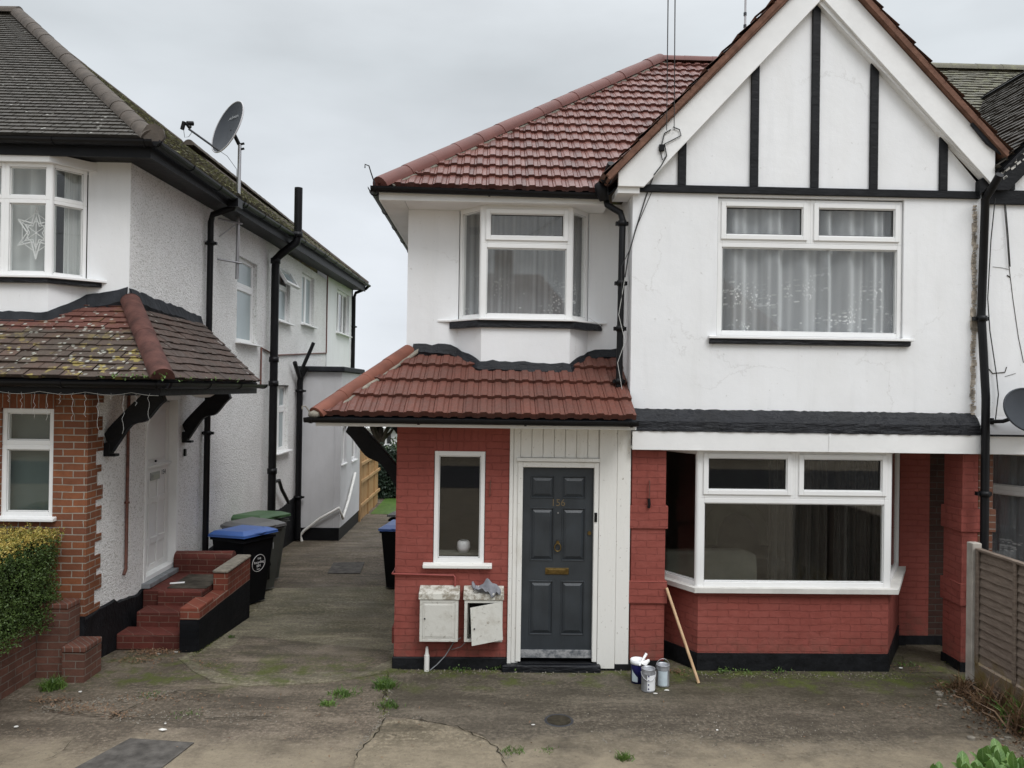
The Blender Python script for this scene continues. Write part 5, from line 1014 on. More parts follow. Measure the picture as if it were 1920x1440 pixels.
mb.tube(P, .032, 8); mb.build('waste_pipe', 'old_white_wood', L)
# --- satellite dish on its mast
t = thing('satellite_dish', 'dark grey satellite dish on a tall steel mast beside the left house roof', 'satellite dish', (-4.04, 12.2, 4.7))
mb = MB(); mb.tube([(-4.05, 12.2, 4.68), (-4.04, 12.2, 6.80)], .028, 12); mb.build('mast', 'steel', t)
mb = MB()
for z in (5.55, 4.93): mb.tube([(SX, 11.95, z + .02), (-4.1, 12.1, z + .01), (-3.98, 12.2, z)], .016, 6)
mb.tube([(SX, 12.0, 5.3), (-4.08, 12.15, 5.52)], .010, 6); mb.build('wall_bracket', 'steel', t)
dc = Vector((-4.19, 12.05, 7.03)); nv = Vector((-.64, -.70, .30)).normalized(); ux = nv.cross(Vector((0, 0, 1))).normalized(); uy = ux.cross(nv)
uy = (Matrix.Rotation(radians(0), 3, nv) @ uy); n1, n2 = 10, 40
def dish(cn, nv, ux, uy, a_, b_, depth, t_, front, rim, parent, name='reflector'):
    for side in (0, 1):
        mb = MB(); P = []
        for i in range(n1 + 1):
            q = i / n1
            for k in range(n2): an = 2 * pi * k / n2; P.append(cn + ux * (a_ * q * cos(an)) + uy * (b_ * q * sin(an)) + nv * (depth * q * q - depth - side * .012))
        mb.add(P, [(i * n2 + k, i * n2 + (k + 1) % n2, (i + 1) * n2 + (k + 1) % n2, (i + 1) * n2 + k) for i in range(n1) for k in range(n2)], smooth=True)
        if side == 0: o = mb.build(name, front, parent)
        else:
            mb.tube([cn + ux * (a_ * 1.0 * cos(2 * pi * k / 40)) + uy * (b_ * 1.0 * sin(2 * pi * k / 40)) - nv * .006 for k in range(41)], .011, 6); mb.build('reflector_back', rim, parent)
    return o
dish(dc, nv, ux, uy, .40, .445, .07, .01, 'dish_grey', 'dish_rim', t)
lnb = dc + nv * .52 - uy * .20; ft = dc - uy * .425 - nv * .01
P0 = Vector((-4.72, 11.9, 6.93)); mb = MB(); mb.tube([ft, P0], .017, 8); mb.build('feed_arm', 'iron', t)
mb = MB(); mb.tube([P0 + Vector((.02, .0, .02)), P0 + Vector((-.03, 0, .08))], .03, 10); mb.tube([P0 + Vector((-.02, -.02, .08)), P0 + Vector((.05, .04, .10))], .035, 10); mb.tube([P0 + Vector((-.06, -.03, .10)), P0 + Vector((-.09, -.03, -.02))], .03, 10); mb.build('receiver_head', 'black_plastic', t)
mb = MB(); mb.tube([P0 + Vector((-.07, -.03, .0)), P0 + Vector((-.06, 0, -.13)), P0 + Vector((0, .0, -.12)), P0 + Vector((.06, 0, -.03))], .004, 5); mb.tube([ft, ft + Vector((.1, .05, -.06)), Vector((-4.07, 12.17, 6.4)), Vector((-4.07, 12.17, 5.6))], .004, 5); mb.build('lead', 'cable', t)
mb = MB(); mb.tube([dc - nv * .08, Vector((-4.05, 12.2, 6.80))], .03, 8); mb.tube([(-4.06, 12.2, 6.72), (-3.97, 12.2, 6.74)], .018, 6); mb.tube([(-4.06, 12.2, 6.80), (-3.97, 12.2, 6.82)], .018, 6); mb.build('clamp', 'black_plastic', t)
class RF(Fr):
    def __init__(s, p, u, v_, n): s.p = p; s.u = u; s.v_ = v_; s.n = n
def rtext(name, body, p, u, v_, n, size, parent, mat):
    c = bpy.data.curves.new(name, 'FONT'); c.body = body; c.size = size; c.extrude = .001; c.align_x = 'CENTER'; c.align_y = 'CENTER'; c.materials.append(M[mat]); o = bpy.data.objects.new(name, c); COL.objects.link(o)
    off = Vector((0, 0, 0)); q = parent
    while q is not None: off += q.location; q = q.parent
    mm = Matrix((u, v_, n)).transposed().to_4x4(); mm.translation = p - off; o.parent = parent; o.matrix_local = mm; return o
rtext('lettering', 'Technomate', dc + uy * .20 + nv * (-.048) - ux * .04, -ux, uy, nv, .085, t, 'lettering') if ux.x < 0 else rtext('lettering', 'Technomate', dc + uy * .20 + nv * (-.048) + ux * .04, ux, uy, nv, .085, t, 'lettering')

# --- brick steps
t = thing('brick_steps', 'red brick platform with three steps and black painted side wall by the white side door', 'steps', (-3.8, 9.5, 0))
mb = MB(); mb.box(SX + .025, -3.50, 8.88, 9.16, -.02, .165); mb.box(SX + .12, -3.50, 9.16, 9.44, -.1, .335); mb.box(SX + .24, -3.50, 9.44, 9.52, -.1, .50); mb.box(-4.24, -3.50, 9.52, 10.4, -.2, .495)
bevel(mb.build('step', 'step_brick', t), .012)
mb = MB(); mb.box(-3.98, -3.50, 9.60, 10.3, .497, .503); a = simple('worn_mat', (.07, .062, .05), .95, .1, var=.6, vs=5); mb.build('mat', 'worn_mat', t)
mb = MB(); mb.box(-3.498, -3.28, 8.80, 10.62, -.3, .35); mb.build('outer_wall', 'black_brick', t)
brick_mat('step_brick_bright', (.25, .068, .040), (.19, .05, .032), (.26, .19, .145), msize=.010, bd=.007)
mb = MB(); mb.box(-3.50, -3.278, 8.798, 9.25, .352, .49); mb.box(-3.47, -3.28, 9.25, 9.72, .352, .45); mb.box(-3.46, -3.279, 9.72, 10.62, .352, .66); bevel(mb.build('parapet', 'step_brick_bright', t), .008)
mb = MB(); mb.box(-3.465, -3.27, 9.70, 10.63, .662, .70); bevel(mb.build('coping', 'cement', t), .012)
mb = MB(); mb.box(-4.24, -3.47, 10.42, 10.62, .0, .67); mb.tube([(-4.24, 10.52, .66), (-3.47, 10.52, .67)], .10, 12); bevel(mb.build('rear_parapet', 'step_brick', t), .01)
mb = MB(); mb.prism([(-4.02, 9.78, .503), (-3.86, 9.84, .503), (-3.88, 9.90, .503), (-4.04, 9.84, .503)], (0, 0, .004)); tag(mb.build('envelope', 'plaster_white'), 'small white envelope lying on the brick doorstep platform', 'envelope')

# --- garden wall, pier, hedge
t = thing('garden_wall', 'low weathered brick garden wall with upright coping bricks under the clipped hedge', 'garden wall', (-4.7, 6.5, 0))
mb = MB(); mb.box(-4.84, -4.62, 2.0, 7.72, -.1, .46); mb.box(-4.84, -4.62, 7.722, 8.2, -.1, .68); mb.box(-4.615, -4.30, 7.98, 8.2, -.1, .70); mb.build('brickwork', 'garden_brick', t)
soldier('garden_soldier', ((.20, .085, .058), (.14, .058, .04), (.18, .16, .14)), False)
mb = MB(); mb.box(-4.85, -4.61, 2.0, 7.72, .462, .575); mb.box(-4.85, -4.60, 7.722, 8.2, .682, .745); mb.box(-4.598, -4.295, 7.97, 8.2, .702, .76); bevel(mb.build('coping', 'garden_soldier', t), .01)
t = thing('brick_pier', 'small weathered brick pier standing at the corner between the garden wall and the black plinth', 'pier', (-4.17, 8.05, 0))
mb = MB(); mb.box(-4.29, -4.07, 7.86, 8.20, -.05, .30); mb.build('shaft', 'garden_brick', t); mb = MB(); mb.box(-4.30, -4.06, 7.85, 8.20, .302, .36); bevel(mb.build('cap', 'garden_soldier', t), .01)
def leaf(mb, p, d, up, ln, wd, fold=.25, n=1):
    s = d.cross(up).normalized(); nn = s.cross(d).normalized(); m_ = p + d * ln * .5; mb.add([p, m_ + s * wd / 2 + nn * wd * fold, p + d * ln, m_ - s * wd / 2 + nn * wd * fold], [(0, 1, 2), (0, 2, 3)])
def rv(r): 
    while True:
        v_ = Vector((r.uniform(-1, 1), r.uniform(-1, 1), r.uniform(-1, 1)))
        if .05 < v_.length < 1: return v_.normalized()
t = thing('hedge', 'clipped green privet hedge with golden top behind the low brick garden wall', 'hedge', (-5.2, 7.2, .3))
mb = MB(); mg = MB(); r = random.Random(4)
for i in range(60000):
    fce = r.random(); 
    if fce < .55: p = Vector((-4.50 + abs(r.gauss(0, .035)) * -1 + .06 * sin(r.random() * 6), r.uniform(4.6, 8.12), r.uniform(.50, 1.50))); p.x += .03 * sin(p.y * 6) * sin(p.z * 7)
    elif fce < .85: p = Vector((r.uniform(-5.7, -4.47), r.uniform(4.6, 8.12), 1.50 - abs(r.gauss(0, .03)) + .02 * sin(r.random() * 30)))
    else: p = Vector((r.uniform(-5.7, -4.5), 8.14 - abs(r.gauss(0, .03)) if r.random() < .5 else r.uniform(4.6, 8.1), r.uniform(.5, 1.48)))
    if p.z < .62 and r.random() < .4: continue
    if sin(p.y * 9.1 + p.z * 3) * sin(p.z * 11.3 + p.x * 5) > .62 and r.random() < .65: continue
    (mg if (p.z > 1.38 + r.gauss(0, .045)) else mb)
    tgt = mg if (p.z > 1.40 + r.gauss(0, .04)) else mb
    d = (rv(r) + Vector((.35, 0, .45))).normalized(); leaf(tgt, p, d, rv(r), r.uniform(.018, .032), r.uniform(.013, .020))
sh = MB()
for i in range(420):
    p = Vector((r.uniform(-5.6, -4.5), r.uniform(5.2, 8.1), 1.49)) if i % 2 else Vector((-4.5, r.uniform(5.2, 8.1), r.uniform(.7, 1.45))); d = (Vector((0, 0, 1)) if i % 2 else Vector((1, 0, .5))) + rv(r) * .5; d.normalize(); l_ = r.uniform(.03, .10); sh.tube([p, p + d * l_], [.0018, .001], 3, cap=False)
    for q in range(5): leaf(mg if (i % 2 and r.random() < .8) else mb, p + d * l_ * (.3 + q * .17), (d + rv(r)).normalized(), rv(r), r.uniform(.018, .03), .013)
sh.build('shoots', 'bark', t)
mb.build('foliage', 'hedge_leaf', t); mg.build('golden_foliage', 'hedge_gold', t)
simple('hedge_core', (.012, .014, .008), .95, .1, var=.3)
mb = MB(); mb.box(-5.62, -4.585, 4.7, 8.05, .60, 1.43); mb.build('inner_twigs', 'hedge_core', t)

# --- bins
def bin_(x, y, z0, rot, body, lid, label, group, mark=None, sc=1.0, open_lid=0.0):
    t = thing('wheelie_bin', label, 'wheelie bin', (x, y, z0), group)
    c_, s_ = cos(rot), sin(rot); f = Fr((x, y, z0), (c_, s_), (s_, -c_))   # c = outwards (front)
    h = 1.0 * sc; wt, dt, wb, db = .29 * sc, .30 * sc, .22 * sc, .21 * sc
    def hexa(mb, q0, q1): mb.add([f(a, q0[2], c) for a, c in ((-q0[0], -q0[1]), (q0[0], -q0[1]), (q0[0], q0[1]), (-q0[0], q0[1]))] + [f(a, q1[2], c) for a, c in ((-q1[0], -q1[1]), (q1[0], -q1[1]), (q1[0], q1[1]), (-q1[0], q1[1]))], [(0, 1, 2, 3), (4, 5, 6, 7), (0, 1, 5, 4), (1, 2, 6, 5), (2, 3, 7, 6), (3, 0, 4, 7)])
    mb = MB(); hexa(mb, (wb, db, .04), (wt, dt, h * .93)); hexa(mb, (wt + .02, dt + .02, h * .93), (wt + .025, dt + .025, h * .965)); bevel(mb.build('body', body, t), .012, 2)
    mb = MB()
    def q(a, c, b): return f(a, b + (dt + c) * -.05 * 0 + (c + dt) * -open_lid * 0, c)
    lw_, ld_ = wt + .035, dt + .045; tilt = open_lid
    def lp(a, c, b): return f(a, b + (c + ld_) * tilt, c)
    pts = [lp(a, c, h * .967) for a, c in ((-lw_, -ld_), (lw_, -ld_), (lw_, ld_), (-lw_, ld_))] + [lp(a, c, h * 1.0) for a, c in ((-lw_, -ld_), (lw_, -ld_), (lw_, ld_), (-lw_, ld_))] + [lp(a, c, h * 1.045) for a, c in ((-lw_ + .07, -ld_ + .05), (lw_ - .07, -ld_ + .05), (lw_ - .09, ld_ - .12), (-lw_ + .09, ld_ - .12))]
    mb.add(pts, [(0, 1, 2, 3), (0, 1, 5, 4), (1, 2, 6, 5), (2, 3, 7, 6), (3, 0, 4, 7), (4, 5, 9, 8), (5, 6, 10, 9), (6, 7, 11, 10), (7, 4, 8, 11), (8, 9, 10, 11)]); mb.tube([lp(-.12, ld_ - .02, h * 1.0), lp(0, ld_ + .02, h * 1.0), lp(.12, ld_ - .02, h * 1.0)], .014, 6)
    bevel(mb.build('lid', lid, t), .01, 2)
    mb = MB(); mb.tube([f(-wt + .03, h * .95, -dt - .07), f(wt - .03, h * .95, -dt - .07)], .016, 8); mb.tube([f(-wt + .05, h * .95, -dt - .07), f(-wt + .05, h * .93, -dt)], .014, 6); mb.tube([f(wt - .05, h * .95, -dt - .07), f(wt - .05, h * .93, -dt)], .014, 6); mb.build('handle', body, t)
    for sg in (-1, 1):
        mb = MB(); mb.tube([f(sg * (wb + .0), .10, -db - .03), f(sg * (wb + .05), .10, -db - .03)], .10, 18); mb.build('wheel', 'black_plastic', t)
    return t, f, h
GB = 'wheelie bins along the side of the left house'
t, f, h = bin_(-3.66, 11.5, gz(11.5), radians(62), 'bin_black', 'bin_blue', 'black blue lidded wheelie bin with white round recycling badge, nearest the brick steps', GB, open_lid=.05, sc=1.04)
def on_front(f, a, b, h, sc=1.0):   # point on tapered front
    c = .21 * sc + (.30 - .21) * sc * (b / (h * .93)); return f.at(a, b, c + .004)
def on_side(f, a_c, b, sgn): return None
bf = on_front(f, .03, .62, h, 1.04)
mb = MB(); mb.tube([bf(.125 * cos(2 * pi * i / 28), .125 * sin(2 * pi * i / 28), .0 + .012 * sin(2 * pi * i / 28)) for i in range(29)], .004, 5); mb.build('badge', 'lettering_white', t)
for s_, dz, size in (('THE', .065, .04), ('Recycling', .012, .052), ('BIN', -.042, .05), ('here', -.088, .03)): text('badge_lettering', s_, bf.at(0, dz, .004 + dz * .1), size, t, 'lettering_white')
t, f, h = bin_(-3.74, 12.25, gz(12.3), radians(62), 'bin_body_grey', 'bin_grey', 'grey wheelie bin with a grey lid, standing between the blue lidded and green lidded bins', GB, open_lid=.0, sc=1.06)
text('house_number', '151', on_front(f, .05, .72, h, 1.06), .15, t, 'lettering')
mb = MB(); bf = on_front(f, .03, .40, h, 1.06); mb.prism([bf(-.06, -.2, -.01), bf(.07, -.2, -.01), bf(.05, .0, .004), bf(.075, .03, .006), bf(.01, .2, .014), bf(-.05, .0, .004)], f.n * .002); mb.build('paint_mark', 'bin_black', t)
t, f, h = bin_(-3.86, 12.95, gz(13.1), radians(62), 'bin_body_grey', 'bin_green', 'wheelie bin with a green lid, farthest of the bins from the brick steps', GB, open_lid=.06, sc=1.07)
bin_(-1.42, 12.6, gz(12.6), radians(-8), 'bin_black', 'bin_blue', 'black wheelie bin with a blue lid half hidden behind the red brick corner', 'wheelie bins behind the red house', open_lid=0)
bin_(-1.40, 13.6, gz(13.6), radians(-8), 'bin_black', 'bin_grey', 'pale grey lidded wheelie bin just behind the blue lidded one at the red brick corner', 'wheelie bins behind the red house', open_lid=.05, sc=1.05)

# --- covers
t = thing('manhole_cover', 'small rectangular iron drain cover in the side passage between the houses', 'drain cover', (-2.55, 13.7, gz(13.7)))
z = gz(13.7) + .012; mb = MB(); pts = [Gp(u_, v_) for u_, v_ in ((625, 1056), (684, 1055), (675, 1076), (614, 1076))]; mb.prism([(x, y, z - .02 + gz(y) - gz(13.7)) for x, y in pts], (0, 0, .022)); mb.build('plate', 'cover_iron', t)
t = thing('manhole_cover', 'large dark rectangular iron drain cover in the forecourt nearest the street', 'drain cover', (-3.0, 6.3, 0))
pts = [Gp(u_, v_) for u_, v_ in ((140, 1442), (244, 1386), (364, 1394), (292, 1450))]; mb = MB(); mb.prism([(x, y, -.01) for x, y in pts], (0, 0, .02)); mb.build('plate', 'cover_iron', t)
t = thing('round_cover', 'small round black iron cover set in the forecourt in front of the grey door', 'drain cover', (*Gp(1048, 1352), 0)); c = Gp(1048, 1352)
mb = MB(); mb.lathe((c[0], c[1], 0), [(.11, .004), (.125, .014), (.135, .006)], 24); mb.build('rim', 'iron', t); mb = MB(); mb.lathe((c[0], c[1], 0), [(.11, .010), (0, .012)], 24); mb.build('plate', 'crack', t)

# ================================================================ RIGHT NEIGHBOUR
Nn_ = thing('house', 'cracked white neighbouring house at the right edge with black bargeboard and dark tiled gable roof', 'house', (6, 8.3, 0))
frN = Fr((5.302, 8.3, 0), *FRONT)
mb = MB(); wall_mesh(mb, frN, 4.0, 2.70, 5.22, [(1.5, 3.62, 3.4, 5.1)], .22); xz_poly(mb, [(5.36, 5.222), (9.3, 5.222), (7.32, 7.30)], 8.30, 8.5); mb.build('wall', 'render', Nn_)
mb = MB(); mb.box(5.335, 9.3, 8.262, 8.30, 5.12, 5.275); bevel(mb.build('timber_beam', 'black_paint', Nn_), .005)
mb = MB(); mb.box(5.60, 5.68, 8.262, 8.30, 5.28, 5.62); mb.build('timber_stud', 'black_paint', Nn_)
window(Nn_, Fr((6.8, 8.3, 3.62), *FRONT), 1.9, 1.48, [(0, 0, 1.9, 1.0, False), (0, 1.0, .95, 1.48, True), (.95, 1.0, 1.9, 1.48, True)], fw=.05)
roof_part(Nn_, 'gable_roof', 'dark_tile', (5.42, 8.12, 5.50), (5.42, 11.6, 5.50), [(5.42, 8.12, 5.50), (5.42, 11.6, 5.50), (7.5, 11.6, 7.66), (7.5, 8.12, 7.66)], .10, .165, 'flat', .022, .006)
roof_part(Nn_, 'gable_roof', 'dark_tile', (9.5, 8.12, 5.25), (9.5, 11.6, 5.25), [(9.5, 8.12, 5.25), (9.5, 11.6, 5.25), (7.32, 11.6, 7.54), (7.32, 8.12, 7.54)], .20, .165, 'flat', .022, .006)
mb = MB(); xz_poly(mb, [(5.42, 5.45), (7.5, 7.6), (7.5, 7.25), (5.56, 5.25), (5.42, 5.25)], 8.185, 8.22); xz_poly(mb, [(7.322, 7.50), (9.4, 5.34), (9.4, 5.0), (7.322, 7.12)], 8.185, 8.22)
bevel(mb.build('bargeboard', 'black_paint', Nn_), .006)
mb = MB(); xz_poly(mb, [(5.26, 5.20), (7.32, 7.36), (7.32, 7.44), (5.26, 5.36)], 8.221, 8.3); mb.build('soffit', 'black_paint', Nn_)
mb = MB(); r = random.Random(9)
for k in range(26):
    q = r.random() ** 1.3 * .5; x = 5.44 + q * 1.0 + r.uniform(0, .06); zt = 5.27 + (x - 5.44) * 1.04 + r.uniform(.02, .17); s_ = r.uniform(.008, .03); mb.prism([(x, 8.182, zt), (x + s_ * 1.6, 8.182, zt + s_ * 1.2), (x + s_ * 1.2, 8.182, zt + s_ * 1.9), (x - s_ * .3, 8.182, zt + s_ * .8)], (0, .003, 0))
mb.build('flaking_paint', 'sill_stone', Nn_)
EZN = 5.265
roof_part(Nn_, 'roof', 'mossy_grey_tile', (5.345, 8.60, EZN), (16, 8.60, EZN), [(5.345, 8.60, EZN), (16, 8.60, EZN), (16, 12.55, 8.42), (5.345, 12.55, 8.42)], .125, .165, 'flat', .02, .006)
mb = MB(); ridge(mb, (5.345, 12.55, 8.44), (16, 12.55, 8.44), .12, .42); mb.build('ridge', 'mossy_grey_tile', Nn_)
mb = MB(); mb.box(5.30, 9.3, 8.185, 8.215, 2.39, 2.585); mb.box(5.305, 9.3, 8.216, 9.4, 2.40, 2.43); bevel(mb.build('fascia', 'white_paint', Nn_), .003)
mb = MB(); mb.prism([(5.30, 8.303, 2.80), (5.30, 8.19, 2.64), (5.30, 8.17, 2.60), (5.30, 8.303, 2.60)], (4, 0, 0)); bevel(mb.build('lead_band', 'render_dull', Nn_), .006); mb = MB(); mb.box(5.30, 9.3, 8.168, 8.18, 2.585, 2.605); mb.build('drip_band', 'bitumen', Nn_)
mb = MB(); mb.box(5.337, 5.50, 8.30, 8.65, .0, 2.40)
for z0, z1 in ((1.53, 1.78), (.72, .965)): mb.box(5.337, 5.522, 8.278, 8.672, z0, z1)
brick_mat('weathered_brick', (.20, .085, .05), (.15, .065, .042), (.24, .21, .18), msize=.012, bd=.008); bevel(mb.build('pillar', 'weathered_brick', Nn_), .006)
mb = MB(); mb.box(5.402, 6.2, 9.352, 9.5, -.2, 2.45); mb.build('recess_wall', 'dark_brick', Nn_)
ML, MR = (5.70, 9.34), (6.33, 8.30); fr, l = seg_fr(ML, MR, .905)
mb = MB(); f0, l0 = seg_fr(ML, MR, 0); mb.fbox(f0, 0, l0, -.2, .87, -.1, 0); mb.box(6.33, 8.4, 8.3, 8.4, -.2, .87); mb.build('bay_wall', 'weathered_brick', Nn_)
window(Nn_, fr, l, 1.49, [(.012, 0, l - .012, 1.02, False), (.012, 1.02, l - .012, 1.49, False)], fw=.05, setback=0); window(Nn_, Fr((6.33, 8.3, .905), *FRONT), 2.05, 1.49, [(0, 0, 2.05, 1.02, False), (0, 1.02, 1.02, 1.49, True), (1.02, 1.02, 2.05, 1.49, True)], fw=.05, setback=0)
mb = MB(); mb.prism([(x, y, .865) for x, y in ((5.62, 9.36), (6.28, 8.22), (8.4, 8.22), (8.4, 8.5), (5.9, 9.5))], (0, 0, .038)); mb.build('sill', 'sill_stone', Nn_)
room(Nn_, 5.75, 9.2, 9.5, 12, .15, 2.4, 'room_dark'); room(Nn_, 6.6, 8.9, 8.56, 11, 3.0, 5.2, 'room_dark')
curtain('net_curtain', seg_fr((6.82, 8.46), (8.68, 8.46), 3.6)[0], 1.86, 1.55, 'net_left', 'plain net curtain in the upstairs window of the neighbouring house at the right', 7, .05, 31)
mb = MB(); mb.box(8.4, 9.3, 8.3, 9.4, 0, 2.4); mb.build('wall', 'weathered_brick', Nn_)
curtain('net_curtain', seg_fr((5.80, 9.38), (6.40, 8.42), .95)[0], 1.13, 1.42, 'net_low', 'grey diamond patterned lace curtain in the neighbouring bay window beside the wooden fence', 8, .02, 14)
mb = MB()
def cr_(px, r): 
    P = []
    for u_, v_ in px: x, z = Yp(u_, v_, 8.29); P.append(Vector((x, 8.296, z)))
    mb.tube(P, r, 5)
cr_([(1882, 365), (1888, 430), (1893, 500), (1894, 510), (1900, 560), (1910, 630), (1920, 680)], .003); cr_([(1862, 500), (1880, 502), (1893, 505)], .002); cr_([(1855, 692), (1862, 700), (1885, 698), (1888, 688)], .005); cr_([(1885, 706), (1905, 700)], .002); cr_([(1895, 520), (1889, 516)], .006)
mb.build('wall_crack', 'crack', Nn_)
mb = MB()
wall_line([(1866, 372), (1858, 450), (1852, 560), (1856, 620), (1868, 700), (1872, 740), (1866, 790)], 8.26, .006); wall_line([(1884, 370), (1890, 440), (1894, 500)], 8.27, .006); tag(mb.build('dish_cable', 'cable'), 'black cable hanging down the neighbouring white wall to the satellite dish', 'cable')
t = thing('satellite_dish', 'dark grey satellite dish cut off by the right edge, on the neighbouring white wall', 'satellite dish', (5.72, 8.25, 2.85))
d2c = Vector((5.63, 7.92, 2.88)); nv2 = Vector((.30, -.90, .28)).normalized(); ux2 = nv2.cross(Vector((0, 0, 1))).normalized(); uy2 = ux2.cross(nv2)
dish(d2c, nv2, ux2, uy2, .36, .235, .05, .01, 'dish_grey', 'dish_grey', t)
mb = MB(); mb.tube([(5.42, 8.26, 2.74), (5.50, 8.15, 2.75), (5.62, 8.05, 2.82), d2c - nv2 * .08], .022, 8); mb.box(5.36, 5.46, 8.24, 8.30, 2.70, 2.78); mb.build('wall_bracket', 'black_plastic', t)
mb = MB(); e = d2c + nv2 * .45 - uy2 * .2; mb.tube([d2c - uy2 * .235, e], .012, 6); mb.tube([e, e + Vector((0, .05, .08))], .03, 8); mb.build('feed_arm', 'black_plastic', t)

# --- right fence
t = thing('fence', 'weathered grey wooden panel fence with concrete gravel board at the right edge', 'fence', (5.0, 7.0, 0))
FX = 5.02
simple('post_wood', (.36, .33, .29), .85, .2, var=.25, vs=6, bump=.004, bs=25)
for yp_ in (7.86, 6.0, 4.15): 
    mb = MB(); mb.box(FX - .055, FX + .045, yp_ - .05, yp_ + .05, -.1, 1.50 if yp_ > 7 else 1.46); bevel(mb.build('post', 'post_wood', t), .006)
for y1, y0 in ((7.80, 6.06), (5.94, 4.21)):
    mb = MB(); n = 13
    for k in range(n):
        z0 = .30 + k * .0865; jj = R.uniform(-.006, .006)
        P = []
        for i in range(7):
            y = y0 + (y1 - y0) * i / 6; wob = .006 * sin(y * 7 + k * 2.1)
            P += [(FX - .012, y, z0 + jj + wob), (FX + .012, y, z0 + .10 + jj + wob * .5), (FX + .020, y, z0 + .10 + jj + wob * .5), (FX - .002, y, z0 + jj + wob)]
        mb.add(P, [(4 * i + q, 4 * i + (q + 1) % 4, 4 * i + 4 + (q + 1) % 4, 4 * i + 4 + q) for i in range(6) for q in range(4)])
    mb.build('panel', 'old_wood', t)
    mb = MB(); mb.box(FX - .035, FX + .03, y0, y1, 1.43, 1.455)
    for f_ in (0.015, .33, .66, .985): y = y0 + (y1 - y0) * f_; mb.box(FX - .035, FX - .013, y - .02, y + .02, .28, 1.43)
    bevel(mb.build('batten', 'old_wood', t), .003)
    mb = MB(); mb.box(FX - .025, FX + .025, y0, y1, 0, .275); mb.build('gravel_board', 'old_wood', t)

# ================================================================ BEHIND THE HOUSES
t = thing('fence', 'new pale timber fence boards seen through the side passage gap', 'fence', (-3.3, 21, gz(21)))
zb = gz(21)
for i, (y0, y1, zt) in enumerate(((19.4, 20.6, 1.85), (20.65, 21.7, 1.72), (21.75, 22.6, 1.45))):
    mb = MB(); k = 0; y = y0
    while y < y1 - .05: mb.box(-3.33 + (k % 2) * .012, -3.31 + (k % 2) * .012, y, min(y + .12, y1), zb, zb + zt - .02 + .02 * sin(k)); y += .115; k += 1
    mb.build('panel', 'new_wood', t)
    mb = MB(); mb.box(-3.34, -3.26, y0 - .05, y0 - .001, zb, zb + zt + .12); mb.build('post', 'new_wood', t)
    for z in (.35, .95, 1.4):
        if z < zt: mb = MB(); mb.box(-3.296, -3.25, y0, y1, zb + z, zb + z + .07); mb.build('rail', 'new_wood', t)
def cloud_tree(name, label, cat, base, h, cr, crown_mat, n, leafsz=.12, group=None, trunk_r=.15, blobs=14, seed=0, flat=1.0, bare=False):
    r = random.Random(seed); t = thing(name, label, cat, base, group); b = Vector(base)
    mb = MB(); mb.tube([b + Vector((0, 0, -.2)), b + Vector((r.uniform(-.1, .1), 0, h * .35)), b + Vector((r.uniform(-.2, .2), 0, h * .7))], [trunk_r, trunk_r * .75, trunk_r * .3], 10)
    cs_ = []
    for k in range(blobs):
        d = rv(r); d.z = abs(d.z) * 1.0 - .25; c = b + Vector((0, 0, h - cr * .9)) + Vector((d.x * cr * .75, d.y * cr * .75, d.z * cr * .9 * flat)); cs_.append((c, cr * r.uniform(.28, .5)))
        s_ = b + Vector((0, 0, h * r.uniform(.3, .6))); mb.tube([s_, s_.lerp(c, .5) + rv(r) * .1, c], [trunk_r * .35, trunk_r * .2, trunk_r * .06], 6)
    if bare:
        for c, q in cs_:
            for _ in range(28):
                d = (rv(r) + Vector((0, 0, .5))).normalized(); m_ = c + d * q * .6; e_ = m_ + (d + rv(r) * .5).normalized() * q * .8; mb.tube([c, m_, e_], [.02, .012, .004], 4, cap=False)
                for _ in range(3): mb.tube([m_, m_ + (d + rv(r)).normalized() * q * .6], [.008, .003], 3, cap=False)
    mb.build('trunk', 'bark', t)
    if not bare:
        mb = MB()
        for i in range(n):
            c, q = cs_[r.randrange(len(cs_))]; p = c + rv(r) * q * (r.random() ** .35); leaf(mb, p, (rv(r) + Vector((0, 0, .1))).normalized(), rv(r), leafsz * r.uniform(.6, 1.2), leafsz * .55)
        mb.build('crown', crown_mat, t)
    return t
cloud_tree('tree', 'dark evergreen tree wrapped in ivy standing behind the new fence', 'tree', (-3.75, 26.0, gz(26)), 2.9, .9, 'ivy', 9000, .13, None, .25, 14, 3)
t = thing('ivy', 'dark ivy covering an old fence beside the lawn seen through the passage', 'ivy', (-2.4, 25.2, gz(25))); mb = MB(); r = random.Random(6)
for i in range(9000):
    p = Vector((r.uniform(-3.6, -2.2), 23.6 + r.gauss(0, .12), gz(25) + r.uniform(0.0, 1.7) * r.uniform(.6, 1))); leaf(mb, p, rv(r), rv(r), r.uniform(.06, .12), .07)
mb.build('foliage', 'ivy', t); mb = MB(); mb.box(-3.55, -2.2, 23.65, 23.7, gz(25), gz(25) + 1.4); mb.build('old_panel', 'old_wood', t)
for k, (x, y, h_, m_) in enumerate(((-3.9, 34, 2.6, 'tree_leaf'), (-6.2, 38, 2.6, 'tree_leaf'), (-3.4, 30, 1.3, 'tree_leaf'))):
    cloud_tree('tree', ['loose green garden tree beyond the new fence', 'broad green garden tree far behind the left house', 'low green bush in front of the distant white outbuilding'][k], 'tree', (x, y, -.4), h_, 1.5, m_, 5000, .16, 'garden trees behind the houses', .12, 12, 20 + k)
t = thing('outbuilding', 'small distant white outbuilding with pale roof glimpsed through the side passage gap', 'outbuilding', (-4.5, 32, -.4))
simple('pale_roof', (.50, .50, .48), .8, .2, var=.15, bump=.01, bs=6)
